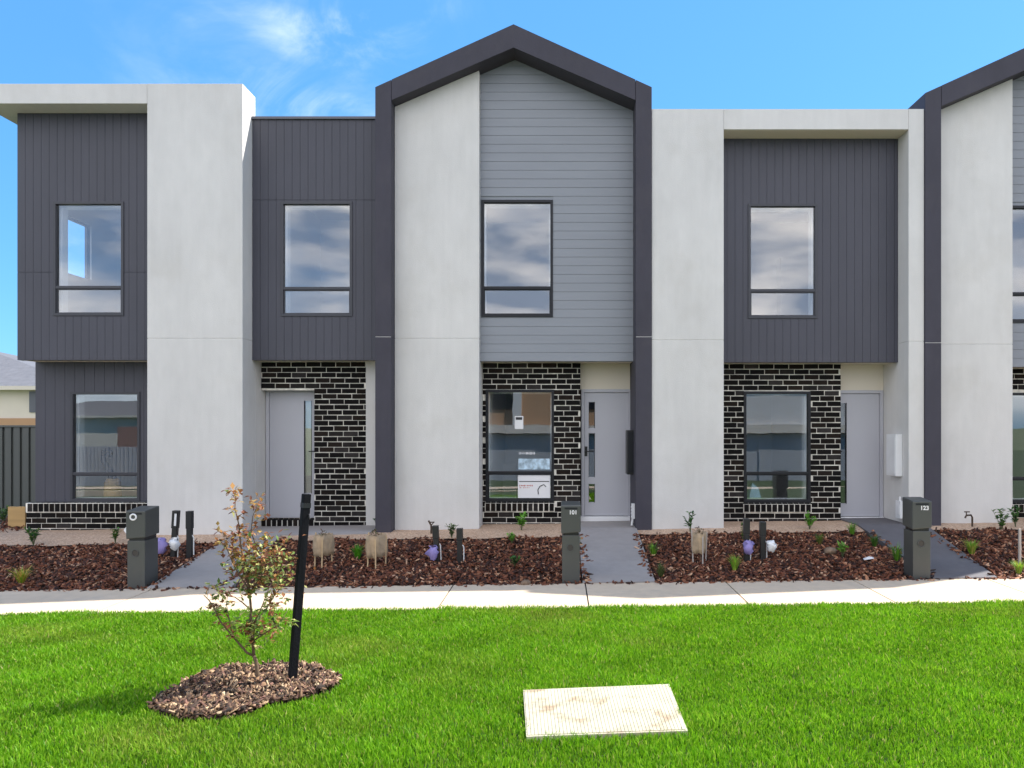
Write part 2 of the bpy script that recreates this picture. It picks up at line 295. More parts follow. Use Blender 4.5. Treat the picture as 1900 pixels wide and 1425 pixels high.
def chips(P, Lr, Wr, cols, tilt=.5):
    n = len(P); a = rng.uniform(0, 2*np.pi, n); Ln = rng.uniform(*Lr, n); Wn = rng.uniform(*Wr, n); Tn = Wn*rng.uniform(.25, .6, n)
    p = rng.normal(0, tilt, n); r = rng.normal(0, tilt, n)
    ux = np.stack([np.cos(a)*np.cos(p), np.sin(a)*np.cos(p), np.sin(p)], 1); up = np.stack([-np.cos(a)*np.sin(p), -np.sin(a)*np.sin(p), np.cos(p)], 1); vy = np.cross(up, ux)
    v2 = vy*np.cos(r)[:, None]+up*np.sin(r)[:, None]; u2 = np.cross(ux, v2)
    V = np.zeros((n, 8, 3)); i = 0
    for sz in (-1, 1):
        for sx, sy in ((-1, -1), (1, -1), (1, 1), (-1, 1)):
            j = rng.uniform(.55, 1.1, n); V[:, i] = P+ux*(sx*Ln*j/2)[:, None]+v2*(sy*Wn*rng.uniform(.5, 1.1, n)/2)[:, None]+u2*(sz*Tn/2)[:, None]; i += 1
    return V, [(4, 5, 6, 7), (0, 1, 5, 4), (1, 2, 6, 5), (2, 3, 7, 6), (3, 0, 4, 7)], cols
def pick(pal, wts, n, jit=.2):
    c = np.array(pal)[rng.choice(len(pal), n, p=np.array(wts)/sum(wts))]; return c*rng.uniform(1-jit, 1+jit, (n, 1))
pts = []
while len(pts) < 46000:
    x = rng.uniform(-12.5, 12); y = rng.uniform(9.04, 11.12)
    if in_path(x, y) or y > mborder(x)+.04*math.sin(x*9)+.03*math.sin(x*23): continue
    pts.append((x, y, yard(x, y)-.028+wob(x, y)+rng.uniform(0, .03)))
for _ in range(1500):
    x = rng.uniform(-12.5, -8.75); y = rng.uniform(11.75, 13.6); pts.append((x, y, yard(x, y)+.01+rng.uniform(0, .02)))
for _ in range(420):
    x = rng.uniform(-9, 8); y = 9.02-abs(rng.normal(0, .05)); pts.append((x, y, base(x)+.006))
for xe, sg in ((.27, 1), (1.15, -1), (4.53, 1), (-5.0, 1), (-4.08, -1), (5.38, -1)):
    for _ in range(60):
        y = rng.uniform(9.05, 11.0); x = xe+sg*abs(rng.normal(0, .045)); pts.append((x, y, yard(x, y)+.018))
P = np.array(pts); n = len(P)
V, Fq, C = chips(P, (.02, .11), (.010, .038), pick([(.125, .036, .015), (.042, .014, .008), (.19, .064, .028), (.34, .15, .075), (.52, .31, .19)], [5, 6, 3.5, 1.8, .9], n), .5)
o = bulk('bark_mulch', M['chip'], V, Fq, C); tag(o, 'dark red brown bark chips covering the front garden beds', 'mulch', kind='stuff')

# ------------------------------------------------------------------ tree ring on the lawn
RC = Vector((-2.31, 5.49, 0)); RX, RYr = .585, .54
def ring_r(a): return 1+.07*math.sin(3*a+1)+.05*math.sin(5*a+2)+.03*math.sin(9*a)
def in_ring(x, y, s=1.0):
    u = x-RC.x; v = y-RC.y; u2 = u-.18*v; return (u2/RX)**2+(v/RYr)**2 < (ring_r(math.atan2(v, u))*s)**2
b = MB(); seg = 48; vs = [(RC.x, RC.y, base(RC.x)+.03)]
for q, s in ((.6, .02), (1.0, -.01)):
    for k in range(seg):
        a = 2*math.pi*k/seg; v = RYr*math.sin(a)*q*ring_r(a); vs.append((RC.x+RX*math.cos(a)*q*ring_r(a)+.18*v, RC.y+v, base(RC.x)+s))
fs = [(0, 1+k, 1+(k+1) % seg) for k in range(seg)]+[(1+k, 1+seg+k, 1+seg+(k+1) % seg, 1+(k+1) % seg) for k in range(seg)]
struct(b.add(vs, fs).build('tree_ring_soil', M['soil'], smooth=True))
pts = []
while len(pts) < 4200:
    x = rng.uniform(-3.4, -1.2); y = rng.uniform(4.7, 6.4)
    if in_ring(x, y, .98): pts.append((x, y, base(x)+.012+rng.uniform(0, .03)))
P = np.array(pts); n = len(P)
V, Fq, C = chips(P, (.018, .10), (.008, .026), pick([(.20, .115, .06), (.08, .042, .025), (.34, .22, .125), (.035, .02, .012), (.50, .37, .22), (.17, .085, .06)], [4, 5, 3, 4, .9, 3], n, .35), .62)
o = bulk('tree_mulch', M['chip'], V, Fq, C); tag(o, 'pale brown bark chips in the oval ring around the young tree', 'mulch', kind='stuff')

# ------------------------------------------------------------------ concrete pit lid in the lawn
q = [hit_flat(979, 1369), hit_flat(1273, 1358), hit_flat(1240, 1274), hit_flat(973, 1285)]
def lidp(u, v): return (q[0]*(1-u)+q[1]*u)*(1-v)+(q[3]*(1-u)+q[2]*u)*v
lid = thing('pit_lid', 'pale ribbed concrete pit lid with rusty stains set in the lawn', 'pit lid', lidp(.5, .5))
b = MB(); nr = 44
M['lid'] = mat('lid_concrete', (.47, .435, .31), .85, (60, .5, .005), [(6, .12, (1, 1, 1))], extra=stain((.30, .19, .11), 4.2, .53, .66, .8))
for i in range(nr):
    u0 = i/nr; u1 = (i+.86)/nr; t = [lidp(u0, 0), lidp(u1, 0), lidp(u1, 1), lidp(u0, 1)]
    vs = [v+Vector((0, 0, .018)) for v in t]+[v+Vector((0, 0, .012)) for v in t]
    b.add(vs, [(0, 1, 2, 3), (0, 4, 5, 1), (1, 5, 6, 2), (2, 6, 7, 3), (3, 7, 4, 0)])
b.build('ribbed_top', M['lid'], lid)
b = MB(); t = [lidp(-.008, -.02), lidp(1.008, -.02), lidp(1.008, 1.02), lidp(-.008, 1.02)]
vs = [v+Vector((0, 0, .014)) for v in t]+[v+Vector((0, 0, -.08)) for v in t]
b.add(vs, [(0, 1, 2, 3), (0, 4, 5, 1), (1, 5, 6, 2), (2, 6, 7, 3), (3, 7, 4, 0)]); b.build('slab', M['lid'], lid)
def in_lid(x, y):
    s = 0
    for i in range(4):
        a = q[i]; c = q[(i+1) % 4]
        if (c.x-a.x)*(y-a.y)-(c.y-a.y)*(x-a.x) < .006: return False
    return True
# ------------------------------------------------------------------ grass
n = 420000
y = FY0+.03-(FY0-3.3)*rng.beta(1.0, 1.25, n); x = rng.uniform(-1, 1, n)*(y*.80+.9)
keep = np.array([not in_ring(a, c) and not in_lid(a, c) for a, c in zip(x, y)]); x = x[keep]; y = y[keep]; n = len(x)
cl = np.sin(x*3.1+1.7*np.sin(y*2.3))*.5+np.sin(x*7.7-y*5.1)*.3+np.sin(x*15+y*21)*.2
cl = cl*.6+.55*np.sin(y*9.0+1.5*np.sin(x*1.9)+np.sin(x*5.3+y*3))*np.sin(x*2.7+y*1.1)+rng.normal(0, .12, n)
h = rng.uniform(.016, .044, n)*(1+.40*cl); edge = (y > FY0-.06); h[edge] *= 1.15
wd = rng.uniform(.0017, .0040, n)*(.6+y/7); a = rng.uniform(0, 2*np.pi, n); ln = rng.uniform(.1, .9, n)*h
d = np.stack([np.cos(a), np.sin(a)], 1); pz = SL*x-.025
yaw = rng.uniform(0, np.pi, n); s = np.stack([np.cos(yaw), np.sin(yaw)], 1)
V = np.zeros((n, 5, 3))
V[:, 0, :2] = np.stack([x, y], 1)-s*wd[:, None]; V[:, 1, :2] = np.stack([x, y], 1)+s*wd[:, None]; V[:, 0, 2] = V[:, 1, 2] = pz
mid = np.stack([x, y], 1)+d*(ln*.35)[:, None]; V[:, 2, :2] = mid+s*(wd*.8)[:, None]; V[:, 3, :2] = mid-s*(wd*.8)[:, None]; V[:, 2, 2] = V[:, 3, 2] = pz+h*.6+.01
V[:, 4, :2] = np.stack([x, y], 1)+d*ln[:, None]; V[:, 4, 2] = pz+h+.012
C = pick([(.15, .345, .009), (.205, .42, .014), (.09, .25, .007), (.30, .46, .04), (.42, .40, .13)], [5, 4, 3, 1.6, .3], n, .18)
pt = np.clip((np.sin(x*1.3+2*np.sin(y*.9+1))*np.sin(y*1.9+1.3*np.sin(x*.8))+.5*np.sin(x*4.1+y*2.7)*np.sin(y*5.2-x))-.35, 0, 1)[:, None]*rng.uniform(0, 1, (n, 1))
C = C*(1-.6*pt)+np.array([.36, .34, .07])*.6*pt
C *= np.clip(1+.16*cl, .6, 1.4)[:, None]
o = bulk('lawn_grass', M['grass'], V, [(0, 1, 2, 3), (3, 2, 4)], C); tag(o, 'bright green mown grass on the verge in front of the footpath', 'grass', kind='stuff')

# ------------------------------------------------------------------ townhouses
YP, YC, YB, YD = 11.30, 11.65, 12.0, 12.2
def walls(b, x0, x1, z0, z1, y0, y1, holes):
    xs = sorted({x0, x1, *[min(max(h[k], x0), x1) for h in holes for k in (0, 1)]}); zs = sorted({z0, z1, *[min(max(h[k], z0), z1) for h in holes for k in (2, 3)]})
    for xa, xb in zip(xs[:-1], xs[1:]):
        for za, zb in zip(zs[:-1], zs[1:]):
            cx, cz = (xa+xb)/2, (za+zb)/2
            if any(h[0] < cx < h[1] and h[2] < cz < h[3] for h in holes): continue
            if xb-xa > 1e-4 and zb-za > 1e-4: b.box(xa, xb, y0, y1, za, zb)
def spans(a0, a1, cuts):
    segs = [(a0, a1)]
    for c0, c1 in cuts:
        ns = []
        for s0, s1 in segs:
            if c1 <= s0 or c0 >= s1: ns.append((s0, s1)); continue
            if c0 > s0: ns.append((s0, c0))
            if c1 < s1: ns.append((c1, s1))
        segs = ns
    return [s for s in segs if s[1]-s[0] > .012]
def vclad(x0, x1, z0, z1, Y, holes, pitch=.125, gap=.0045, joint=None):
    b = MB(); walls(b, x0, x1, z0, z1, Y+.012, Y+.12, holes)
    cuts0 = [(joint-.003, joint+.003)] if joint else []
    x = x0
    while x < x1-.01:
        xe = min(x+pitch, x1); a, c = x+gap/2, xe-gap/2
        brk = sorted({a, c, *[v for h in holes for v in h[:2] if a < v < c]})
        for u, v in zip(brk[:-1], brk[1:]):
            m = (u+v)/2
            for s0, s1 in spans(z0, z1, [h[2:] for h in holes if h[0] < m < h[1]]+cuts0): b.box(u, v, Y, Y+.011, s0, s1)
        x = xe
    return b
def bcol():
    r = random.random(); k = random.uniform(.6, 1.4)
    return tuple(k*c for c in ((.006, .005, .005) if r < .6 else (.013, .009, .007) if r < .85 else (.026, .023, .022)))
def bricks(x0, x1, z0, z1, Y, holes, depth=.11, zt=None):
    b = MB(); mo = MB(); walls(mo, x0+.002, x1-.002, z0, z1, Y+.007, Y+depth, holes)
    ch, bw, j = .086, .24, .0135; z = z1; r = 0
    while z > z0+.02:
        zb = max(z-ch, z0); off = (r % 2)*bw/2+.03*math.sin(r*1.7)
        x = x0-off
        segs = spans(x0, x1, [h[:2] for h in holes if h[2] < z-.02 and h[3] > zb+.02])
        zz0, zz1 = zb+j/2, z-j/2
        for h in holes:
            if h[2] < zz1 and h[3] > zz0: pass
        while x < x1:
            for s0, s1 in segs:
                a = max(x+j/2, s0+(0 if s0 == x0 else 0)); c = min(x+bw-j/2, s1)
                if c-a > .03: 
                    d = random.uniform(-.0015, .002); b.box(a, c, Y+d, Y+.05, zz0+random.uniform(-.003, .003), zz1+random.uniform(-.003, .003), bcol())
            x += bw
        z = zb; r += 1
    return b, mo
def sill(b, x0, x1, z0, z1, Y):      # bricks on edge, sloping out
    n = round((x1-x0)/.088); p = (x1-x0)/n
    for i in range(n):
        a, c = x0+i*p+.009, x0+(i+1)*p-.009; zt = z1-.004; zb = z0+.008
        b.add([(a, Y-.03, zb), (c, Y-.03, zb), (c, Y-.03, zt-.02), (a, Y-.03, zt-.02), (a, Y+.05, zb), (c, Y+.05, zb), (c, Y+.05, zt), (a, Y+.05, zt)], [(0, 1, 2, 3), (3, 2, 6, 7), (0, 3, 7, 4), (1, 5, 6, 2), (0, 4, 5, 1)], bcol())
def R(px0, px1, py0, py1, Y): return (PX(px0, Y), PX(px1, Y), PZ(py1, Y), PZ(py0, Y))     # x0 x1 z0 z1
def window(par, h, Y, zt, fm='frame', name='window', lab=None):
    x0, x1, z0, z1 = h; f = .042; b = MB(); ya, yb = Y-.014, Y+.07
    def ring(b, x0, x1, z0, z1, f, ya, yb):
        b.box(x0, x1, ya, yb, z1-f, z1); b.box(x0, x1, ya, yb, z0, z0+f); b.box(x0, x0+f, ya, yb, z0+f, z1-f); b.box(x1-f, x1, ya, yb, z0+f, z1-f)
    ring(b, x0, x1, z0, z1, f, ya, yb); b.box(x0+f, x1-f, ya+.004, yb-.004, zt-.022, zt+.022)
    ring(b, x0+f, x1-f, z0+f, zt-.022, .014, ya+.018, yb-.02)
    w = b.build(name, M[fm], par, bevel=.003)
    if lab: w['label'] = lab
    p = MB(); p.box(x0+f, x1-f, Y+.030, Y+.036, zt+.022, z1-f); p.box(x0+f+.014, x1-f-.014, Y+.024, Y+.030, z0+f+.014, zt-.022)
    pane = p.build('pane', M['glass']); pane.parent = w
    r = MB(); ring(r, x0-.03, x1+.03, z0-.03, z1+.03, .088, Y+.125, Y+.26); rv = r.build('reveal', M['white']); rv.parent = w
    return w
def room(par, x0, x1, z0, z1, Y0, Y1, sidehole=None, extra=None):
    b = MB(); t = .05
    if sidehole:   # (y0,y1,z0,z1) in the left wall
        ys = [Y0, sidehole[0], sidehole[1], Y1]; zs = [z0, sidehole[2], sidehole[3], z1]
        for i in range(3):
            for k in range(3):
                if i == 1 and k == 1: continue
                b.box(x0-t, x0, ys[i], ys[i+1], zs[k], zs[k+1])
    else: b.box(x0-t, x0, Y0, Y1, z0, z1)
    b.box(x1, x1+t, Y0, Y1, z0, z1); b.box(x0-t, x1+t, Y1, Y1+t, z0, z1); b.box(x0-t, x1+t, Y0, Y1+t, z1, z1+t)
    if extra:
        for e in extra: b.box(*e)
    r = b.build('room', M['room'], par)
    f = MB(); f.box(x0-t, x1+t, Y0, Y1+t, z0-t, z0); fl = f.build('room_floor', M['floor']); fl.parent = r
    return r
def shell(par, x0, x1, z1, y0, y1, m, zr=None, left=None, right=True):
    b = MB(); t = .1
    if left is None: b.box(x0+.004, x0+t, y0, y1, -1.3, z1)
    if right: b.box(x1-t, x1-.004, y0, y1, -1.3, z1)
    b.box(x0+t, x1-t, y1-t, y1, -1.3, z1); b.box(x0+t, x1-t, y0, y1-t, z1-.35, z1-.25)
    return b.build('outer_wall', m, par)
def pier(b, x0, x1, y0, y1, z0, z1, zj):     # rendered pier with a fine horizontal control joint
    if zj: b.box(x0, x1, y0, y1, z0, zj-.003); b.box(x0, x1, y0, y1, zj+.003, z1); b.box(x0+.006, x1-.006, y0+.006, y1-.006, zj-.01, zj+.01)
    else: b.box(x0, x1, y0, y1, z0, z1)
def door(par, x0, x1, z0, z1, Y, lites, frame_l=True, glassx=None, handle=None, lab=None):
    b = MB(); f = .05
    fr = MB(); fr.box(x0-f, x0, Y-.03, Y+.08, z0, z1+f); fr.box(x1, x1+f, Y-.03, Y+.08, z0, z1+f); fr.box(x0, x1, Y-.03, Y+.08, z1, z1+f)
    gx0, gx1 = glassx; gz0, gz1 = lites[0][0], lites[-1][1]
    holes = [(gx0, gx1, a, c) for a, c in lites]; walls(b, x0+.004, x1-.004, z0+.012, z1-.004, Y, Y+.045, holes)
    d = b.build('door', M['door'], par)
    if lab: d['label'] = lab
    fo = fr.build('door_frame', M['door'], par, bevel=.003)
    g = MB()
    for a, c in lites: g.box(gx0, gx1, Y+.018, Y+.026, a, c)
    go = g.build('door_glass', M['glass']); go.parent = d
    tr = MB(); t = .006
    for a, c in lites:
        tr.box(gx0-t, gx0, Y-.006, Y+.03, a-t, c+t); tr.box(gx1, gx1+t, Y-.006, Y+.03, a-t, c+t)
    to = tr.build('glass_bead', M['frame']); to.parent = d
    hx, hz, sgn = handle; hb = MB(); hb.box(hx-.026, hx+.026, Y-.014, Y, hz-.075, hz+.085); hb.tube([(hx, Y-.012, hz+.01), (hx, Y-.06, hz+.01), (hx+sgn*.02, Y-.065, hz+.008), (hx+sgn*.13, Y-.06, hz+.005)], .010, 8); hb.tube([(hx, Y-.03, hz+.06), (hx, Y-.012, hz+.06)], .017, 10)
    ho = hb.build('handle', M['black']); ho.parent = d
    return d

ZB = -1.3
# --- house one (left, flat parapet)
h1 = thing('townhouse', 'left townhouse with flat pale parapet frame, charcoal cladding and two upper windows', 'townhouse', (-6, 11.6, .25), 'townhouses in the row')
XL = PX(32, YC); XPL = PX(273, YP); XPR = PX(450, YP); XG = PX(697, YP)
zt1 = PZ(155, YP); zb1 = PZ(192, YP); zj = PZ(628, YP)
YL = 12.05
b = MB(); pier(b, XPL, XPR, YP, 11.78, .1, zt1, zj); b.box(XPL+.001, XPR-.001, 11.781, 12.32, .1, 6.2)
o = b.build('rendered_pier', M['render'], h1, bevel=.006)
b = MB(); b.box(PX(-40, YP), XPL-.002, YP+.001, 11.8, zb1, zt1-.001); b.box(PX(-40, YP), XL-.002, 11.8, 19.9, zb1, zt1-.001)
b.build('parapet', M['render'], h1, bevel=.006)
win1 = R(99, 230, 374, 586, YC); zcl0 = PZ(668, YC); zcl1 = PZ(209, YC)
vclad(XL, XPL-.002, zcl0, zb1-.001, YC, [win1], joint=PZ(505, YC)).build('upper_cladding', M['clad'], h1)
b = MB(); b.box(XL+.02, XPL-.004, YC+.12, YL+.1, zcl0+.004, zcl0+.03); b.build('soffit', M['soffit'], h1); b = MB(); b.box(XL+.04, XPL-.01, YC+.01, 11.79, zb1-.02, zb1-.001); b.build('soffit', M['soffit'], h1)
window(h1, win1, YC, PZ(533, YC), 'framegrey')
win2 = R(131, 260, 727, 931, YL)
vclad(XL+.0, XPL-.002, PZ(931, YL), zcl0+.02, YL, [win2], pitch=.16).build('lower_cladding', M['clad'], h1)
window(h1, win2, YL, PZ(879, YL), 'framegrey')
zs1 = PZ(932, 11.97); XBL = PX(48, 11.97)
bb, mo = bricks(XBL, XPL-.002, .05, PZ(951, 11.97), 11.97, [], depth=.16); sill(bb, XBL+.03, XPL-.004, PZ(950, 11.97), zs1, 11.97+.012); mo.box(XBL+.004, XPL-.004, 11.962, 12.04, PZ(951, 11.97)+.001, zs1-.012)
br = bb.build('brick_base', M['brick'], h1); mo2 = mo.build('mortar', M['mortar']); mo2.parent = br; mo2.location = (0, 0, 0)
# left flank wall with side window opening
sh = (12.58, 13.30, PZ(505, 12.6), PZ(398, 12.6))
b = MB(); ys = [YC+.13, sh[0], sh[1], 19.9]; zs = [zcl0+.03, sh[2], sh[3], zb1]
for i in range(3):
    for k in range(3):
        if i == 1 and k == 1: continue
        b.box(XL, XL+.1, ys[i], ys[i+1], zs[k], zs[k+1])
b.box(XL, XL+.1, YL+.13, 19.9, ZB, zcl0+.03); b.build('flank_wall', M['clad'], h1)
shell(h1, XL, XG-.02, PZ(225, YC)-.05, 12.35, 19.9, M['clad'], left=False)
# right half with the door
win3 = R(521, 654, 374, 587, YC); zr1 = PZ(222, YC)
XPRi = XPR+.002
vclad(XPRi, XG-.002, zcl0, zr1, YC, [win3], joint=PZ(371, YC)).build('upper_cladding', M['clad'], h1)
b = MB(); b.box(XPRi, XG-.03, YC-.03, YC+.16, zr1, PZ(217, YC)); b.box(XG-.09, XG-.004, YC+.0, YC+.3, PZ(217, YC), PZ(187, YC)); b.build('parapet_capping', M['trim'], h1, bevel=.004)
window(h1, win3, YC, PZ(535, YC), 'framegrey')
b = MB(); b.box(XPRi, XG-.002, YC+.12, YD+.1, zcl0+.004, zcl0+.03); b.build('soffit', M['soffit'], h1)
dx0, dx1 = PX(500, YD), PX(600, YD); dz0, dz1 = PZ(962, YD), PZ(727, YD)
xb0, xb1 = XPRi, PX(680, YB); xd = PX(583, YB)
bb, mo = bricks(xb0, xb1, .1, zcl0+.002, YB, [(xb0-.1, xd, .0, PZ(724, YB))])
sill(bb, XPRi, xd+.0, PZ(977, YB), PZ(962, YB), YB+.01); mo.box(XPRi, xd, YB-.012, YB+.1, .1, PZ(963, YB)-.02)
br = bb.build('brick_wall', M['brick'], h1); mo2 = mo.build('mortar', M['mortar']); mo2.parent = br
b = MB(); b.box(xb1+.002, XG-.002, YB-.05, YB+.3, .1, zcl0+.003); b.build('corner_pier', M['render'], h1, bevel=.004)
door(h1, dx0, dx1, dz0, dz1, YD, [(PZ(915, YD), PZ(744, YD))], glassx=(PX(565, YD), PX(578, YD)), handle=(PX(590, YD), PZ(838, YD), -1))
b = MB(); b.box(XPRi, XG-.05, YD+.05, YD+.15, .1, zcl0); b.box(XPRi, XG-.05, YD+.02, YD+.05, dz1+.05, zcl0)
b.build('inner_lining', M['soffit'], h1)
room(h1, XL+.12, XPR-.3, 3.25, 5.95, YC+.26, 15.2, sidehole=sh, extra=[(-7.35, -7.3, 15.1, 15.19, 3.25, 5.3)])
room(h1, XPR+.12, XG-.15, 3.25, 5.95, YC+.26, 14.6, extra=[(-4.15, -4.09, 14.4, 14.59, 3.25, 5.35), (-3.62, -3.56, 14.4, 14.59, 3.25, 5.35), (-4.15, -3.56, 14.4, 14.59, 5.35, 5.41)])
room(h1, XL+.25, XPR-.3, .33, 2.85, YL+.26, 15.5)
b = MB(); b.box(XL+.02, XL+.06, sh[0], sh[0]+.03, sh[2], sh[3]); b.box(XL+.02, XL+.06, sh[1]-.03, sh[1], sh[2], sh[3]); b.box(XL+.02, XL+.06, sh[0], sh[1], sh[3]-.03, sh[3]); b.build('side_window_frame', M['framegrey'], h1)

# --- gable house builder
def gable(lab, X0, X1, dz, wallR, grp, winU, winG, doorp, extras=True):
    """X0..X1 outer width; wallR: right edge of pale wall; rects as (x0,x1,z0,z1)"""
    h = thing('townhouse', lab, 'townhouse', ((X0+X1)/2, 11.6, .33), grp)
    YG = YP-.03; pw = .243; ax = (X0+X1)/2; zE = 7.05+dz; zA = 8.0+dz; tin = 6.856+dz; zAi = 7.648+dz
    sl = (zA-zE)/(ax-X0); sli = (zAi-tin)/(ax-(X0+.26))
    def zo(x): return zA-sl*abs(x-ax)
    def zi(x): return zAi-sli*abs(x-ax)
    zjj = PZ(625, YG)+dz; seam = .006
    for i, (a, c) in enumerate(((X0, X0+pw), (X1-pw, X1))):
        b = MB(); yb = 12.5
        b.box(a, c, YG, yb, .05, zjj-.004); b.box(a+.006, c-.006, YG+.006, yb-.01, zjj-.01, zjj+.01)
        b.prism([(a, zjj+.004), (c, zjj+.004), (c, zo(c)), (a, zo(a))], YG, yb)
        b.build('gable_pier', M['gable'], h, bevel=.005)
    for (a, c) in ((X0, X0+pw), (X1-pw, X1)): jt = MB(); jt.box(a+.002, c-.002, YG+.001, YG+.005, zjj-.003, zjj+.003); jt.build('control_joint', M['render'], h)
    b = MB(); l, r = X0+pw+seam, X1-pw-seam
    b.prism([(l, zi(l)), (ax, zi(ax)), (ax, zo(ax)), (l, zo(l))], YG, YG+1.3); b.prism([(ax, zi(ax)), (r, zi(r)), (r, zo(r)), (ax, zo(ax))], YG, YG+1.3)
    b.build('gable_beam', M['gable'], h)
    b = MB(); b.prism([(X0+.02, zo(X0)-.12), (ax, zo(ax)-.12), (ax, zo(ax)-.04), (X0+.02, zo(X0)-.04)], YG+1.3, 19.9); b.prism([(ax, zo(ax)-.12), (X1-.02, zo(X1)-.12), (X1-.02, zo(X1)-.04), (ax, zo(ax)-.04)], YG+1.3, 19.9)
    b.build('roof', M['trim'], h)
    # pale wall
    YW = 11.50; a, c = X0+pw+.002, wallR; b = MB(); zj2 = PZ(628, YW)+dz
    b.box(a, c, YW, YC+.3, .1, zj2-.003); b.box(a+.006, c-.006, YW+.006, YC+.3-.006, zj2-.01, zj2+.01); b.prism([(a, zj2+.003), (c, zj2+.003), (c, zi(c)-.002), (a, zi(a)-.002)], YW, YC+.3)
    b.box(a, c, YC+.3, YB+.3, .1, 3.0)
    b.build('rendered_wall', M['render'], h, bevel=.005)
    # horizontal boards
    z0 = PZ(670, YC)+dz; x0, x1 = wallR+.002, X1-pw-.002; b = MB(); pit = .136; z = z0
    bk = MB(); walls(bk, x0, x1, z0, zi(x1)-.01, YC+.012, YC+.12, [winU]); b2 = bk
    b2.prism([(x0, zi(x1)-.01), (x1, zi(x1)-.01), (x1, zi(x1)-.008), (max(ax, x0), zi(max(ax, x0))-.005), (x0, zi(x0)-.005)] if x0 < ax else [(x0, zi(x1)-.01), (x1, zi(x1)-.01), (x0, zi(x0)-.005)], YC+.012, YC+.12)
    while z < zi(ax):
        ze = z+pit-.003
        segs = spans(x0, x1, [winU[:2]]) if (winU[2] < z+pit*.5 < winU[3]) else [(x0, x1)]
        for s0, s1 in segs:
            poly = [(s0, z), (s1, z), (s1, ze), (s0, ze)]
            # clip by gable underside
            for sgn in (-1, 1):
                f = lambda p: (zAi-.003-sli*sgn*(p[0]-ax))-p[1]
                out = []
                for i in range(len(poly)):
                    p, q2 = poly[i], poly[(i+1) % len(poly)]; fp_, fq = f(p), f(q2)
                    if fp_ >= 0: out.append(p)
                    if fp_*fq < 0:
                        t = fp_/(fp_-fq); out.append((p[0]+(q2[0]-p[0])*t, p[1]+(q2[1]-p[1])*t))
                poly = out
                if len(poly) < 3: break
            if len(poly) >= 3: b2.prism(poly, lambda xx, zz, zz0=z: YC-.001+.004*(zz-zz0)/pit, YC+.0115)
        z += pit
    b2.build('weatherboards', M['board'], h)
    window(h, winU, YC, PZ(534, YC)+dz, 'frame')
    b = MB(); b.box(x0, x1, YC+.12, YD+.1, z0+.004, z0+.03); b.build('soffit', M['soffit'], h)
    # brick front
    bx1 = doorp['bx1']; zl = winG[3]
    bb, mo = bricks(x0, bx1, .1, z0+.002, YB, [winG, (winG[0]-.01, winG[1]+.01, winG[2]-.155, winG[2])], depth=.11)
    sill(bb, winG[0]-.005, winG[1]+.005, winG[2]-.155, winG[2]-.003, YB+.004); mo.box(winG[0]-.01, winG[1]+.01, YB-.018, YB+.1, winG[2]-.156, winG[2]-.02)
    br = bb.build('brick_wall', M['brick'], h); mo2 = mo.build('mortar', M['mortar']); mo2.parent = br
    window(h, winG, YB, PZ(877, YB)+dz, 'frame')
    # door
    if doorp.get('door'):
        d = doorp['door']; door(h, *d[:4], YD, d[4], glassx=d[5], handle=d[6])
        b = MB(); b.box(bx1-.05, X1-pw-.002, YD-.02, YD+.02, d[3]+.05, z0+.002); b.build('transom_panel', M['soffit'], h)
        b = MB(); b.box(bx1-.1, X1-pw-.002, YD-.06, YD+.12, .1, d[2]+.002); b.build('door_step', M['white'], h, bevel=.006)
    b = MB(); b.box(x0, X1-pw-.002, YD+.12, YD+.2, .05, z0-.002); walls(b, x0, x1, .05, z0-.002, YD+.21, YD+.25, []) if False else None
    return h, z0
X2a, X2b = XG, PX(1209, YP)
wu = (PX(893, YC)+.0, PX(1026, YC), PZ(588, YC), PZ(371, YC)); wallR2 = PX(889, 11.5)
wu = (max(wu[0], wallR2+.004), wu[1], wu[2], wu[3])
wg = R(901, 1028, 723, 931, YB)
dd = dict(bx1=PX(1077, YB), door=(PX(1082, YD)+.02, PX(1167, YD), PZ(958, YD), PZ(728, YD), [(PZ(932, YD), PZ(898, YD)), (PZ(885, YD), PZ(804, YD)), (PZ(794, YD), PZ(746, YD))], (PX(1093, YD), PX(1103, YD)), (PX(1087, YD), PZ(838, YD), 1)))
h2, z20 = gable('middle townhouse with dark peaked gable frame and grey horizontal boards', X2a, X2b, 0, wallR2, 'townhouses in the row', wu, wg, dd)
room(h2, X2a+.35, X2b-.35, 3.25, 5.95, YC+.26, 14.8, extra=[(-.22, -.16, 14.6, 14.79, 3.25, 5.3), (.5, .56, 14.6, 14.79, 3.25, 5.3)])
room(h2, wallR2+.1, dd['bx1']-.1, .33, 2.85, YB+.26, 15.6, extra=[(-1.5, -.9, 14.9, 15.2, .33, 1.15)])
shell(h2, X2a, X2b, 6.9, 12.55, 19.9, M['gable'])
# porch fittings
xs_ = X2b-.243
b = MB(); b.box(xs_-.10, xs_-.002, 11.62, 11.92, PZ(880, 11.7), PZ(798, 11.7)); o = b.build('meter_box', M['black'], h2, bevel=.008)
b = MB(); b.box(xs_-.085, xs_-.002, 11.60, 11.619, PZ(876, 11.7), PZ(802, 11.7)); d_ = b.build('meter_box_edge', M['frame']); d_.parent = o
b = MB(); b.box(xs_-.05, xs_-.002, 11.40, 11.46, PZ(962, 11.45), PZ(934, 11.45)); b.tube([(xs_-.03, 11.43, PZ(962, 11.45)), (xs_-.045, 11.43, yard(xs_, 11.4)+.03)], .018, 8); 
for k in range(4): b.box(xs_-.056, xs_-.05, 11.395, 11.465, PZ(960-6*k, 11.45), PZ(957-6*k, 11.45))
b.build('service_conduit', M['white'], h2)

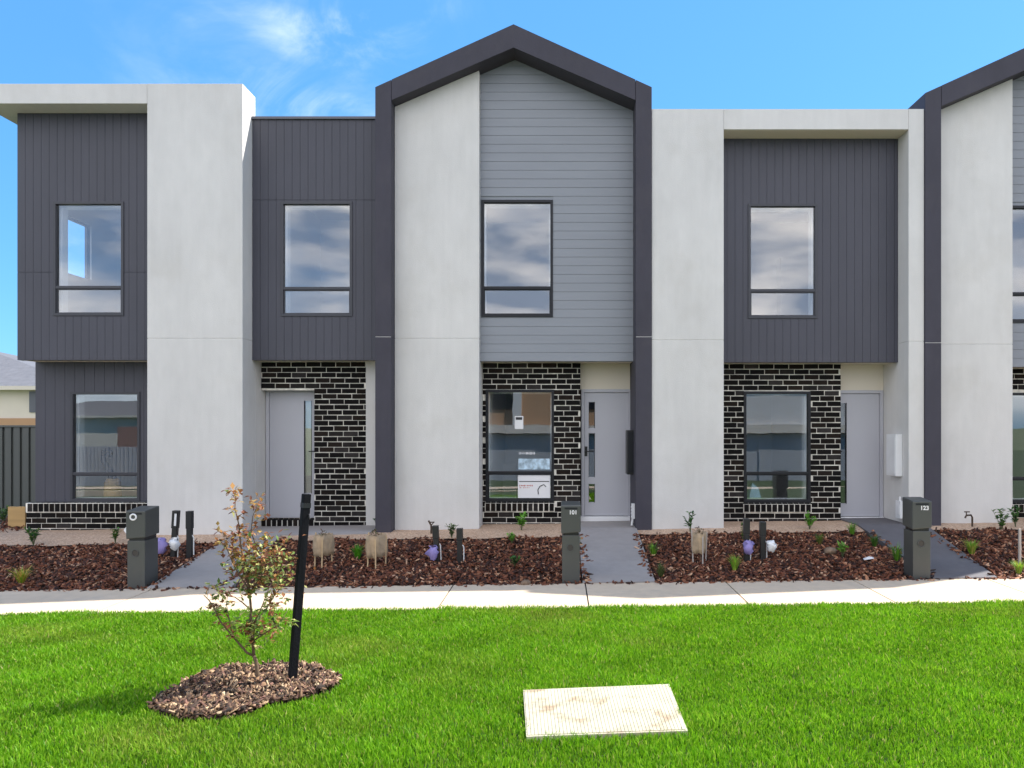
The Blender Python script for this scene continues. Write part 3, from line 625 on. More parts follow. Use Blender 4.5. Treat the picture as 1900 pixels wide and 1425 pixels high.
# --- house three (box frame)
h3 = thing('townhouse', 'right townhouse with pale box frame around charcoal vertical cladding', 'townhouse', (3.45, 11.6, .35), 'townhouses in the row')
X3a, X3b = X2b+.003, PX(1715, YP); xl = PX(1343, YP); xr = PX(1686, YP); zt3 = PZ(202, YP); zb3 = PZ(240, YP); zj3 = PZ(631, YP)
b = MB(); pier(b, X3a, xl, YP, 12.3, .1, zt3, zj3); b.build('rendered_pier', M['render'], h3, bevel=.006)
b = MB(); pier(b, xr, X3b-.003, YP, 12.45, .1, zt3, zj3-.02); b.build('rendered_pier', M['render'], h3, bevel=.006)
b = MB(); b.box(xl+.002, xr-.002, YP+.001, 11.9, zb3, zt3-.001); b.build('parapet', M['render'], h3, bevel=.005)
win4 = R(1388, 1517, 378, 591, YC); zc3 = PZ(672, YC)
vclad(xl+.002, xr-.002, zc3, zb3-.001, YC, [win4]).build('upper_cladding', M['clad'], h3)
window(h3, win4, YC, PZ(539, YC), 'framegrey')
b = MB(); b.box(xl+.002, xr-.002, YC+.12, YD+.1, zc3+.004, zc3+.03); b.build('soffit', M['soffit'], h3); b = MB(); b.box(xl+.002, xr-.002, YP+.02, YC+.01, zb3-.006, zb3-.001); b.build('soffit', M['soffit'], h3)
win5 = R(1380, 1504, 726, 933, YB); bx = PX(1560, YB)
bb, mo = bricks(xl+.002, bx, .1, zc3+.002, YB, [win5, (win5[0]-.01, win5[1]+.01, win5[2]-.15, win5[2])])
sill(bb, win5[0]-.005, win5[1]+.005, win5[2]-.15, win5[2]-.003, YB+.004); mo.box(win5[0]-.01, win5[1]+.01, YB-.018, YB+.1, win5[2]-.151, win5[2]-.02)
br = bb.build('brick_wall', M['brick'], h3); mo2 = mo.build('mortar', M['mortar']); mo2.parent = br
window(h3, win5, YB, PZ(878, YB), 'frame')
door(h3, PX(1540, YD), PX(1632, YD), PZ(959, YD), PZ(730, YD), YD, [(PZ(934, YD), PZ(748, YD))], glassx=(PX(1549, YD), PX(1570, YD)), handle=(PX(1545, YD), PZ(838, YD), 1))
b = MB(); b.box(bx-.05, xr-.002, YD-.02, YD+.02, PZ(730, YD)+.05, zc3+.002); b.build('transom_panel', M['soffit'], h3)
b = MB(); b.box(bx-.1, xr-.002, YD-.06, YD+.12, .1, PZ(959, YD)+.002); b.build('door_step', M['white'], h3, bevel=.006)
b = MB(); b.box(xr-.105, xr-.002, 11.5, 11.84, PZ(884, 11.5), PZ(806, 11.5)); o = b.build('meter_box', M['white'], h3, bevel=.006)
b = MB(); b.box(xr-.112, xr-.104, 11.52, 11.82, PZ(880, 11.5), PZ(810, 11.5)); d_ = b.build('meter_door', M['white'], bevel=.002); d_.parent = o
b = MB(); b.box(xr-.075, xr-.002, 11.42, 11.58, PZ(962, 11.45), PZ(930, 11.45)); b.tube([(xr-.04, 11.5, PZ(930, 11.45)), (xr-.04, 11.5, PZ(922, 11.45))], .018, 8); b.box(xr-.085, xr-.075, 11.44, 11.56, PZ(955, 11.45), PZ(937, 11.45)); b.build('gas_regulator', M['white'], h3, bevel=.004)
room(h3, xl+.1, xr-.1, 3.25, 5.95, YC+.26, 14.8, extra=[(3.6, 3.66, 14.5, 14.79, 3.25, 5.2), (4.3, 4.36, 14.5, 14.79, 3.25, 5.2)])
room(h3, xl+.1, bx-.1, .33, 2.85, YB+.26, 15.6, extra=[(3.72, 3.80, 15.3, 15.59, .33, 2.4)])
b = MB(); b.box(4.665, 4.80, 15.45, 15.55, .34, 1.9); b.build('dark_column', M['black'], h3)  # black interior column standing behind the lower right glass
shell(h3, X3a, X3b, 6.3, 12.5, 19.9, M['clad'])
# --- house four (gable, cut by the frame)
X4a = X3b+.0; X4b = X4a+(X2b-X2a); dz4 = -.09; wr4 = PX(1879, 11.5)
wu4 = (wr4+.02, wr4+1.1, PZ(588, YC)+dz4, PZ(371, YC)+dz4); wg4 = (wr4+.14, wr4+1.24, PZ(931, YB)-.02, PZ(723, YB)-.05)
h4, z40 = gable('rightmost townhouse with dark peaked gable, cut off by the edge of the picture', X4a, X4b, dz4, wr4, 'townhouses in the row', wu4, wg4, dict(bx1=wr4+1.75, door=(wr4+1.8, wr4+2.4, .43, 2.45, [(.7, 2.3)], (wr4+1.85, wr4+1.93), (wr4+1.83, 1.4, 1))))
room(h4, X4a+.35, X4b-.35, 3.25, 5.95, YC+.26, 14.8); room(h4, wr4+.1, wr4+1.6, .33, 2.85, YB+.26, 15.6)
shell(h4, X4a, X4b, 6.8, 12.55, 19.9, M['gable'])

# ------------------------------------------------------------------ posters in the middle house's window
Yi = YB+.018
r_ = R(962, 1024, 850, 872, Yi)
po = thing('window_poster', 'white poster with a pale picture and red lines behind the lower glass', 'poster', ((r_[0]+r_[1])/2, Yi, r_[2]))
b = MB(); b.box(PX(961, Yi), PX(1021, Yi), Yi, Yi+.003, PZ(924, Yi), PZ(882, Yi)); b.build('lower_sheet', M['paper'], po)
b = MB(); b.box(PX(962, Yi), PX(1020, Yi), Yi, Yi+.003, PZ(871, Yi), PZ(851, Yi)); b.build('picture_sheet', M['skyink'], po)
b = MB()
def scrib(b, x0, x1, yc, hgt, n, seed):
    rr = random.Random(seed)
    for i in range(n):
        x = x0+(x1-x0)*i/n; w_ = (x1-x0)/n*rr.uniform(.3, .8); hh = hgt*rr.uniform(.4, 1); b.box(PX(x, Yi), PX(x+w_, Yi), Yi-.003, Yi-.0005, PZ(yc+hh/2, Yi), PZ(yc-hh/2, Yi))
scrib(b, 964, 990, 901, 3, 9, 1); scrib(b, 964, 984, 905, 1.2, 6, 2); b.build('red_lines', M['red'], po)
b = MB(); b.box(PX(963, Yi), PX(1019, Yi), Yi-.003, Yi-.0005, PZ(894, Yi), PZ(892.6, Yi))
b.tube([(PX(999, Yi), Yi-.004, PZ(917, Yi)), (PX(998, Yi), Yi-.004, PZ(909, Yi)), (PX(1002, Yi), Yi-.004, PZ(902, Yi)), (PX(1009, Yi), Yi-.004, PZ(899, Yi)), (PX(1013, Yi), Yi-.004, PZ(903, Yi))], .007, 5); b.build('sketch_lines', M['ink'], po)
b = MB(); scrib(b, 963, 993, 841, 6, 12, 3); b.build('white_scribble', M['paper'], po)
nt_ = thing('window_notice', 'small white card with a dark top stuck high inside the glass', 'notice', (PX(962, Yi), Yi, PZ(790, Yi)))
b = MB(); b.box(PX(955, Yi), PX(971, Yi), Yi, Yi+.004, PZ(796, Yi), PZ(772, Yi)); b.build('card', M['paper'], nt_, bevel=.002)
b = MB(); b.box(PX(957, Yi), PX(969, Yi), Yi-.003, Yi-.0005, PZ(779, Yi), PZ(774, Yi)); b.build('dark_band', M['ink'], nt_)

# ------------------------------------------------------------------ letterboxes
def letterbox(x0, y0, lab, txt, tsz=.06, depth=.25, W=.215):
    z = base(x0); t = thing('letterbox', lab, 'letterbox', (x0+W/2, y0+depth/2, z), 'letterboxes beside the garden paths')
    b = MB(); b.box(x0, x0+W, y0, y0+depth, z-.05, z+.58)
    n = len(b.v)
    b.build('pedestal', M['post'], t, bevel=.006)
    b = MB(); b.box(x0+.015, x0+W-.015, y0+.015, y0+depth-.015, z+.58, z+.63); b.build('shadow_gap', M['black'], t)
    b = MB(); zz0 = z+.60; zz1 = z+.975; f = .012
    b.add([(x0-f, y0-f, zz0), (x0+W+f, y0-f, zz0+.02), (x0+W+f, y0+depth+f, zz0+.03), (x0-f, y0+depth+f, zz0+.02), (x0-f, y0-f, zz1-.03), (x0+W+f, y0-f, zz1-.03), (x0+W+f, y0+depth+f, zz1), (x0-f, y0+depth+f, zz1)], [(0, 3, 2, 1), (4, 5, 6, 7), (0, 1, 5, 4), (1, 2, 6, 5), (2, 3, 7, 6), (3, 0, 4, 7)])
    hd = b.build('head', M['post'], t, bevel=.012)
    b = MB(); k = 18; cx, cz = x0+W*.46, z+.43; vs = [(cx, y0-.002, cz)]+[(cx+.036*math.cos(2*math.pi*i/k), y0-.002, cz+.04*math.sin(2*math.pi*i/k)) for i in range(k)]
    b.add(vs, [(0, 1+i, 1+(i+1) % k) for i in range(k)]); b.add([(cx+.036*math.cos(2*math.pi*i/k), y0-.002+dy, cz+.04*math.sin(2*math.pi*i/k)) for dy in (0, .01) for i in range(k)], [(i, (i+1) % k, k+(i+1) % k, k+i) for i in range(k)])
    b.build('round_hole', M['joint'], t)
    b = MB(); ring = [(cx+.039*math.cos(2*math.pi*i/k), y0-.005, cz+.043*math.sin(2*math.pi*i/k)) for i in range(k+1)]; b.tube(ring, .004, 5, cap=False); b.build('hole_rim', M['post'], t)
    b = MB(); b.box(x0+.03, x0+W-.03, y0-f-.003, y0-f+.001, zz1-.075, zz1-.055); b.build('slot_flap', M['frame'], t)
    cu = bpy.data.curves.new('number', 'FONT'); cu.body = txt; cu.size = tsz*1.15; cu.align_x = 'CENTER'; cu.extrude = .0015; cu.offset = .0016; to = bpy.data.objects.new('t', cu); COL.objects.link(to)
    bpy.context.view_layer.update(); me = bpy.data.meshes.new_from_object(to.evaluated_get(bpy.context.evaluated_depsgraph_get())); bpy.data.objects.remove(to)
    if not txt:
        bpy.data.meshes.remove(me); b = MB(); b.tube([(x0+W*.38+.036*math.cos(2*math.pi*i/18), y0-f-.004, zz1-.105+.034*math.sin(2*math.pi*i/18)) for i in range(19)], .010, 6, cap=False); b.build('ring_mark', M['paper'], hd).location = (0, 0, 0); return t
    me.materials.clear(); me.materials.append(M['paper']); no = bpy.data.objects.new('house_number', me); COL.objects.link(no)
    no.rotation_euler = (math.radians(90), 0, 0); no.parent = hd; no.location = (x0+W*.62, y0-f-.004, zz1-.135)
    return t
letterbox(PX(236, 9.05), 9.05, 'letterbox left of the left path, with a white paper poking out of its side', '', .085, .30)
lb = [o for o in COL.objects if o.name.startswith('letterbox')][0]
b = MB(); X_ = PX(236, 9.05); zz = base(X_); b.add([(X_-.075, 9.10, zz+.70), (X_-.012, 9.08, zz+.64), (X_-.012, 9.10, zz+.78), (X_-.075, 9.103, zz+.703), (X_-.012, 9.083, zz+.643), (X_-.012, 9.103, zz+.783)], [(0, 1, 2), (5, 4, 3), (0, 3, 4, 1), (1, 4, 5, 2), (2, 5, 3, 0)])
tag(b.build('folded_paper', M['paper']), 'folded white paper stuck in the side of the left letterbox', 'paper')
letterbox(PX(1043, 9.05), 9.05, 'letterbox beside the middle path, in front of the brick wall', '101')
letterbox(PX(1694, 9.05), 9.05, 'letterbox numbered 123 beside the right path', '123', .062)

# ------------------------------------------------------------------ plants
def leaf(b, p, d, ln, wd, col, up=Vector((0, 0, 1)), fold=.25):
    d = d.normalized(); s = d.cross(up); s = s.normalized() if s.length > 1e-3 else Vector((1, 0, 0)); nn = s.cross(d)
    t = p+d*ln; m = p+d*ln*.5
    b.add([p, m+s*wd/2+nn*wd*fold, t, m-s*wd/2+nn*wd*fold, m], [(0, 1, 4), (1, 2, 4), (2, 3, 4), (3, 0, 4)], col)
def jit(c, k=.25):
    f = random.uniform(1-k, 1+k); return tuple(v*f for v in c)
def tuft(px, py, hpx, label, cols, nb=70, spread=.55):
    p = hit_yard(px, py); s = F/p.y; h = hpx/s
    b = MB()
    for i in range(nb):
        a = random.uniform(0, 2*math.pi); l = random.uniform(.05, spread)**.8*h; hh = h*random.uniform(.55, 1.05); d = Vector((math.cos(a), math.sin(a), 0)); q0 = p+d*random.uniform(0, .03)+Vector((0, 0, -.01)); w_ = random.uniform(.003, .006); sd_ = Vector((-d.y, d.x, 0))*w_
        m1 = q0+d*l*.35+Vector((0, 0, hh*.6)); e = q0+d*l+Vector((0, 0, hh*random.uniform(.8, 1)))
        b.add([q0-sd_, q0+sd_, m1+sd_*.8, m1-sd_*.8, e], [(0, 1, 2, 3), (3, 2, 4)], jit(random.choice(cols)))
    o = b.build('grass_tuft', M['leaf']); o.data.transform(Matrix.Translation(-p)); o.location = p
    return tag(o, label, 'grass tuft', 'strappy grass tufts planted in the mulch')
G1 = [(.18, .40, .03), (.28, .48, .05), (.42, .40, .08)]; G2 = [(.12, .30, .03), (.18, .38, .03), (.09, .20, .03)]
tuft(40, 1080, 34, 'yellow green grass tuft in the left garden bed', [(.24, .42, .03), (.50, .42, .06), (.60, .40, .10)], 110, .8)
tuft(664, 1036, 30, 'round bright green grass tuft between the two hessian guards', [(.10, .36, .02), (.15, .42, .03)], 150, .5)
tuft(1212, 1030, 28, 'green grass tuft by the right edge of the middle path, nearer the houses', G2)
tuft(1226, 1068, 28, 'brownish green grass tuft by the right edge of the middle path, nearer the footpath', [(.08, .12, .03), (.12, .13, .05)])
tuft(1363, 1056, 30, 'bright green grass tuft in front of the lilac tap cover', G1, 120)
tuft(1520, 1011, 26, 'grass tuft with brown tips below the right brick wall', [(.10, .2, .02), (.2, .16, .05)])
tuft(1622, 1013, 26, 'dark green grass tuft beside the right path', [(.05, .13, .02), (.08, .18, .02)])
tuft(1664, 1040, 36, 'green grass tuft leaning against the right letterbox', G2)
tuft(1803, 1026, 30, 'wide yellow green grass tuft right of the right path', G1, 130, .8)
tuft(1890, 1062, 28, 'bright green grass tuft at the foot of the rightmost stake', G1, 120)
tuft(1581, 990, 26, 'green grass tuft at the corner of the right doorstep landing', G2)
tuft(1066, 1020, 34, 'thin green tuft right behind the middle letterbox', G2, 60)
def shrub(px, py, hpx, wpx, label, cols, nst=5, lf=.05, nl=14, cat='shrub'):
    lf *= 1.35
    p = hit_yard(px, py); s = F/p.y; h = hpx/s; wd = wpx/s; t = thing('shrub', label, cat, p, 'young shrubs planted along the houses'); st = MB(); b = MB()
    for i in range(nst):
        a = 2*math.pi*i/nst+random.uniform(-.5, .5); r = wd/2*random.uniform(.3, 1); hh = h*random.uniform(.65, 1); e = p+Vector((math.cos(a)*r, math.sin(a)*r, hh)); m1 = p+Vector((math.cos(a)*r*.35, math.sin(a)*r*.35, hh*.5))
        st.tube([p, m1, e], [.005, .004, .002], 5)
        for k in range(nl):
            u = random.uniform(.25, 1); q0 = p.lerp(m1, u*2) if u < .5 else m1.lerp(e, u*2-1); d = Vector((random.gauss(0, 1), random.gauss(0, 1), random.uniform(.1, 1.2))); leaf(b, q0, d, lf*random.uniform(.7, 1.2), lf*random.uniform(.45, .65), jit(random.choice(cols)))
    st.build('stem', M['stem'], t); b.build('leaves', M['leaf'], t); return t
D1 = [(.05, .15, .03), (.08, .22, .04), (.03, .09, .03)]; B1 = [(.16, .42, .04), (.24, .50, .07), (.10, .28, .03)]
shrub(62, 1012, 34, 34, 'dark green leafy shrub with a pale tip below the left brick base', D1+[(.2, .26, .05)], 6, .05)
shrub(214, 1008, 34, 26, 'leafy shrub just left of the left letterbox', D1+[(.14, .2, .04)], 5, .045)
shrub(8, 970, 32, 36, 'light green shrub at the far left edge by the fence', [(.10, .2, .05), (.16, .25, .08)], 6, .05)
shrub(706, 983, 22, 34, 'dark green broad leaved shrub at the foot of the dark gable pier', D1, 6, .05)
shrub(838, 998, 26, 24, 'small olive green shrub behind the middle lilac tap cover', [(.09, .14, .05), (.14, .2, .07)], 5, .04)
shrub(968, 984, 32, 30, 'bright green shrub in front of the middle brick sill', B1, 5, .055)
shrub(950, 1008, 18, 26, 'low bright green shrub in the bed left of the middle letterbox', B1, 5, .04)
shrub(955, 1050, 16, 22, 'low dark green shrub in the middle bed near the footpath', D1, 5, .04)
shrub(1281, 988, 40, 26, 'upright dark green shrub in front of the right pale pier', D1, 5, .055, 8)
shrub(1502, 982, 30, 30, 'bright green shrub at the right end of the brick sill', B1, 5, .05)
shrub(1378, 1003, 36, 14, 'thin olive shrub behind the lilac tap cover', [(.09, .14, .04), (.12, .2, .05)], 3, .035)
shrub(1563, 1033, 28, 34, 'broad leaved lime green seedling in the right bed', [(.22, .42, .06), (.16, .34, .05)], 5, .075, 4)
shrub(1858, 985, 42, 30, 'tall dark green shrub below the rightmost pale wall', D1+[(.14, .22, .04)], 5, .055)
shrub(1884, 978, 36, 22, 'green shrub beside the rightmost brick wall', D1, 4, .05)

# ------------------------------------------------------------------ tree guards, stakes, taps
def guard(px0, px1, py_top, py_bot, label, mt='timber', tilt=0):
    p = hit_yard((px0+px1)/2, py_bot); s = F/p.y; w_ = (px1-px0)/s; h = (py_bot-py_top)/s
    t = thing('tree_guard', label, 'tree guard', p, 'hessian tree guards in the garden beds')
    P3 = [p+Vector((-w_/2, 0, 0)), p+Vector((w_*.1, -.08, 0)), p+Vector((w_/2, .1, 0))]
    for i, c in enumerate(P3):
        hh = h*(1, .82, .9)[i]; b = MB(); b.tube([c+Vector((0, 0, -.05)), c+Vector((random.uniform(-.02, .02), 0, hh))], .011, 4); b.build('stake', M[mt], t)
    b = MB(); n = 14; z0, z1 = h*.28, h*.92; ring = []
    path_ = [P3[0], P3[1], P3[2], P3[2]+Vector((-w_*.4, .14, 0)), P3[0]]
    vs = []; m_ = 5
    dense = []
    for a, c in zip(path_[:-1], path_[1:]):
        for k in range(5): dense.append(a.lerp(c, k/5))
    for j in range(m_):
        for i, d in enumerate(dense):
            bul = .018*math.sin(i*1.9+j*.8)+.012*math.sin(i*.7); cen = p; dr = (d-cen); dr.z = 0; dr = dr.normalized() if dr.length > 0 else Vector((0, -1, 0))
            vs.append(d+dr*(bul+.012)+Vector((0, 0, z0+(z1-z0)*j/(m_-1)+.012*math.sin(i*2.3))))
    nd = len(dense); fs = [(j*nd+i, j*nd+(i+1) % nd, (j+1)*nd+(i+1) % nd, (j+1)*nd+i) for j in range(m_-1) for i in range(nd)]
    b.add(vs, fs); o = b.build('hessian_wrap', M['hessian'], t, smooth=True); sm = o.modifiers.new('s', 'SOLIDIFY'); sm.thickness = .004
    b = MB(); l = MB(); b.tube([p, p+Vector((.01, .02, h*.7)), p+Vector((-.01, .03, h*1.02))], [.006, .005, .003], 5); b.build('seedling_stem', M['bark'], t)
    for k in range(26): leaf(l, p+Vector((random.uniform(-.05, .05), random.uniform(-.03, .05), h*random.uniform(.8, 1.05))), Vector((random.gauss(0, 1), random.gauss(0, 1), random.uniform(0, 1))), .04, .02, jit(random.choice([(.10, .12, .04), (.16, .09, .05)])))
    l.build('seedling_leaves', M['leaf'], t); return t
guard(584, 612, 988, 1048, 'hessian wrapped tree guard with pale stakes, right of the black stake')
guard(682, 712, 988, 1052, 'hessian wrapped tree guard with pale stakes, in front of the dark gable pier')
guard(1286, 1312, 984, 1042, 'hessian wrapped tree guard with one grey and one yellow stake, right bed', 'greytimber')
b = MB(); p = hit_yard(1892, 1050); b.box(p.x-.014, p.x+.014, p.y-.014, p.y+.014, p.z-.05, p.z+.47); tag(b.build('timber_stake', M['greytimber'], bevel=.003), 'bare grey timber stake at the right edge of the picture', 'stake')
def tap(px, py_top, py_bot, label, cover, lean=0, cpx=0, cpy=0, csz=.07, sticker=False):
    p = hit_yard(px, py_bot); s = F/p.y; h = (py_bot-py_top)/s; t = thing('tap_post', label, 'tap post', p, 'black tap posts in the garden beds')
    b = MB(); w_ = .034; Mx = Matrix.Translation(p) @ Matrix.Rotation(lean, 4, 'Y'); b.box(-w_, w_, -w_, w_, -.05, h*.62, M=Mx); b.box(-w_-.006, w_+.006, -w_-.006, w_+.006, h*.62, h, M=Mx); b.build('post', M['black'], t, bevel=.006)
    if sticker: b = MB(); b.box(-.0, .028, -w_-.009, -w_-.0065, h*.68, h*.94, M=Mx); b.build('sticker', M['paper'], t)
    b = MB(); b.tube([p+Vector((w_+.02, 0, -.03)), p+Vector((w_+.02+math.sin(lean)*h*.4, 0, h*.42)), p+Vector((w_+.0, -.0, h*.48))], .008, 7); b.build('riser_pipe', M['white'], t)
    if cover:
        c = p+Vector((cpx/s, -.06, cpy/s)); b = MB(); n = 10; rows = 6; vs = []
        for j in range(rows):
            v = j/(rows-1); r = csz*(.55+.6*math.sin(math.pi*min(v*1.1, 1))**.8) if j < rows-1 else csz*.25
            for i in range(n): a = 2*math.pi*i/n; rr = r*random.uniform(.6, 1.15); vs.append(c+Vector((rr*math.cos(a)+.012*j*random.uniform(-1, 1), rr*.8*math.sin(a), (v-.5)*csz*2.5+random.uniform(-.012, .012))))
        fs = [(j*n+i, j*n+(i+1) % n, (j+1)*n+(i+1) % n, (j+1)*n+i) for j in range(rows-1) for i in range(n)]+[tuple(range((rows-1)*n, rows*n))]
        b.add(vs, fs); b.build('plastic_cover', M[cover], t, smooth=True)
    return t
tap(322, 947, 1034, 'black tap post with a lilac cover, right behind the left letterbox', 'purple', .06, -20, 22, .085, True)
tap(352, 948, 1034, 'black tap post beside the left path, right of the lilac covered one', 'white', 0, -24, 26, .065)
tap(811, 975, 1040, 'leaning black tap post with a lilac cover in the middle bed', 'purple', -.05, -6, 16, .075)
tap(853, 980, 1040, 'dark tap post in the middle bed, right of the lilac covered one', None, 0)
tap(1385, 962, 1036, 'grey black tap post with a lilac cover below the right window', 'purple', 0, 2, 22, .07)
tap(1415, 968, 1036, 'black tap post with a white cover below the right window', 'white', 0, 14, 24, .06)
def standpipe(px, py0, py1, label, kind):
    Y = 11.2; p = Vector((PX(px, Y), Y, yard(PX(px, Y), Y))); h = (py1-py0)/F*Y; t = thing('garden_tap', label, 'garden tap', p, 'garden taps against the pale walls'); b = MB()
    b.tube([p+Vector((0, 0, -.03)), p+Vector((0, 0, h*.8)), p+Vector((-.02, 0, h)), p+Vector((-.10, -.02, h*.98)), p+Vector((-.12, -.02, h*.75))] if kind else [p+Vector((0, 0, -.03)), p+Vector((0, 0, h*.6)), p+Vector((-.04, 0, h))], .014, 8); b.build('pipe', M['pipe'], t)
    b = MB(); q0 = p+Vector((-.1, -.02, h) if kind else (.0, 0, h*.6)); b.tube([q0, q0+Vector((.04 if not kind else 0, 0, .05))], .008, 6); b.tube([q0+Vector((-.03, 0, .05)), q0+Vector((.05, 0, .05))], .009, 6); b.build('tap_handle', M['pipe'], t)
standpipe(800, 958, 981, 'brown forked garden tap in front of the middle pale wall', 0)
standpipe(1804, 960, 981, 'brown bent garden tap in front of the rightmost pale wall', 1)
def rock(px, py, sz, label, m, sq=.6, name='rock', cat='rock'):
    p = hit_yard(px, py); b = MB(); vs = []; n, r = 9, 5
    for j in range(r+1):
        for i in range(n): a = 2*math.pi*i/n; f_ = math.pi*j/r; k = 1+.18*math.sin(i*2.1+j)+.1*math.sin(i*5+j*3); vs.append(p+Vector((sz*k*math.sin(f_)*math.cos(a), sz*k*math.sin(f_)*math.sin(a), sz*sq*k*math.cos(f_)+sz*sq*.5)))
    b.add(vs, [(j*n+i, (j+1)*n+i, (j+1)*n+(i+1) % n, j*n+(i+1) % n) for j in range(r) for i in range(n)]); return tag(b.build(name, m, smooth=True), label, cat)
rock(1540, 1026, .085, 'brown rounded rock beside the lime green seedling', M['rock'])
rock(975, 1084, .06, 'small pale rock near the foot of the middle letterbox', M['rock'])
b = MB(); p = hit_yard(1612, 1040); 
b.add([p+Vector((-.07, -.02, .01)), p+Vector((.06, -.03, .03)), p+Vector((.07, .03, .04)), p+Vector((-.06, .04, .02)), p+Vector((0, 0, .055))], [(0, 1, 4), (1, 2, 4), (2, 3, 4), (3, 0, 4), (3, 2, 1, 0)]); tag(b.build('crumpled_paper', M['paper']), 'scrap of white paper lying on the mulch near the right letterbox', 'litter')

# ------------------------------------------------------------------ young tree and stake
TY = 5.62
def TP(px, py, dy=0): return Vector((PX(px, TY+dy), TY+dy, PZ(py, TY+dy)))
tree = thing('young_tree', 'sparse young tree with bronze and olive leaves in the mulch ring', 'tree', TP(480, 1272))
br = [([(480, 1276, 0), (478, 1250, 0), (475, 1226, 0), (471, 1217, 0)], 4.2, 3.2), ([(471, 1217, 0), (469, 1190, 0), (464, 1166, .02), (466, 1132, .02), (463, 1100, .0), (459, 1070, -.03), (451, 1036, -.05), (446, 1006, -.04), (443, 973, 0), (436, 943, .02), (438, 906, .03)], 3.0, .8),
 ([(471, 1217, 0), (458, 1211, -.02), (445, 1196, -.05), (432, 1181, -.06), (410, 1155, -.1), (398, 1130, -.12), (388, 1114, -.12), (378, 1104, -.1)], 2.4, .7),
 ([(469, 1190, 0), (473, 1155, .05), (495, 1129, .12), (510, 1103, .16), (525, 1088, .2), (532, 1060, .2)], 2.0, .6), ([(469, 1190, 0), (488, 1177, -.05), (505, 1166, -.1), (518, 1159, -.12), (533, 1133, -.1)], 1.6, .5),
 ([(466, 1132, .02), (450, 1118, .08), (436, 1108, .14), (415, 1105, .2), (398, 1085, .22)], 1.5, .5), ([(463, 1100, 0), (458, 1088, -.06), (440, 1060, -.12), (428, 1036, -.14), (418, 1010, -.12), (414, 985, -.1)], 1.6, .5),
 ([(459, 1070, -.03), (470, 1040, .05), (474, 1010, .08), (466, 985, .06), (469, 958, .05), (480, 932, .04)], 1.6, .6), ([(463, 1100, 0), (480, 1075, -.1), (500, 1050, -.15), (515, 1028, -.16)], 1.5, .5),
 ([(470, 1040, .05), (488, 1012, .1), (497, 990, .12)], 1.1, .5), ([(464, 1166, .02), (480, 1140, -.12), (492, 1110, -.16), (502, 1085, -.18)], 1.5, .5), ([(432, 1181, -.06), (425, 1150, .0), (420, 1120, .04), (424, 1095, .05)], 1.2, .4), ([(488, 1177, -.05), (470, 1180, -.15), (455, 1172, -.2)], 1.0, .4), ([(451, 1036, -.05), (432, 1012, .05), (424, 995, .1)], 1.0, .4)]
tk = MB(); lv = MB(); sc = TY/F
BR = [(.42, .22, .07), (.30, .12, .05), (.50, .34, .11), (.19, .07, .04)]; OL = [(.18, .28, .06), (.32, .38, .10), (.10, .17, .04), (.56, .54, .20), (.28, .11, .05)]
for i, (pl, r0, r1) in enumerate(br):
    pts_ = [TP(a, c, d) for a, c, d in pl]; n_ = len(pts_); tk.tube(pts_, [(r0+(r1-r0)*k/(n_-1))*sc for k in range(n_)], 7 if i < 3 else 5)
    if i == 0: continue
    for k in range(n_-1):
        L_ = (pts_[k+1]-pts_[k]).length
        if pl[k+1][1] > 1195: continue
        for m_ in range(max(1, int(L_/.028))):
            if random.random() < .34: continue
            a = pts_[k].lerp(pts_[k+1], random.random()); d = Vector((random.gauss(0, 1), random.gauss(0, 1), random.gauss(.2, .7))).normalized(); tl = random.uniform(.03, .12); e = a+d*tl
            tk.tube([a, e], [.0016, .0008], 4)
            hi = a.z > PZ(1040, TY)
            for _ in range(random.randint(4, 8)):
                c = random.choice(BR if (hi and random.random() < .85) or random.random() < .25 else OL); leaf(lv, a.lerp(e, random.uniform(.4, 1.05))+Vector((random.gauss(0, .006), random.gauss(0, .006), random.gauss(0, .006))), Vector((random.gauss(0, 1), random.gauss(0, 1), random.gauss(-.1, .7))), random.uniform(.034, .072), random.uniform(.02, .042), jit(c, .35), fold=random.uniform(-.1, .4))
for cxp, cyp, rpx, nn in ((508, 1045, 42, 290), (466, 1040, 32, 190), (500, 1165, 28, 100), (440, 995, 26, 80), (478, 935, 14, 40), (437, 918, 12, 34), (515, 1100, 32, 70), (398, 1118, 18, 36), (425, 1055, 18, 40), (408, 1150, 12, 16)):
    for _ in range(nn):
        d_ = random.uniform(-.16, .16); q0 = TP(cxp+random.gauss(0, rpx*.5), cyp+random.gauss(0, rpx*.55), d_); leaf(lv, q0, Vector((random.gauss(0, 1), random.gauss(0, 1), random.gauss(-.1, .7))), random.uniform(.028, .056), random.uniform(.017, .032), jit(random.choice(BR if cyp < 1000 else OL+BR[:2]), .35), fold=random.uniform(-.1, .4))
tk.build('trunk', M['bark'], tree, smooth=True); lv.build('leaves', M['leaf'], tree)
SY = 5.6; a = Vector((PX(541, SY), SY, base(-2)-.05)); e = Vector((PX(567, SY), SY+.02, PZ(917, SY)))
d = (e-a).normalized(); qn = d.to_track_quat('Z', 'Y').to_matrix().to_4x4(); Mx = Matrix.Translation(a) @ qn @ Matrix.Rotation(.5, 4, 'Z')
b = MB(); b.box(-.028, .028, -.028, .028, 0, (e-a).length, M=Mx); stk = thing('tree_stake', 'tall black square timber stake leaning beside the young tree', 'stake', a); b.build('stake_body', M['blacktimber'], stk, bevel=.004)
b = MB(); b.box(-.030, .030, -.030, .030, (e-a).length*.93, (e-a).length*.955, M=Mx); b.tube([Mx @ Vector((-.03, -.02, (e-a).length*.9)), Mx @ Vector((-.05, -.02, (e-a).length*.88))], .005, 5); b.build('tie_strap', M['black'], stk)

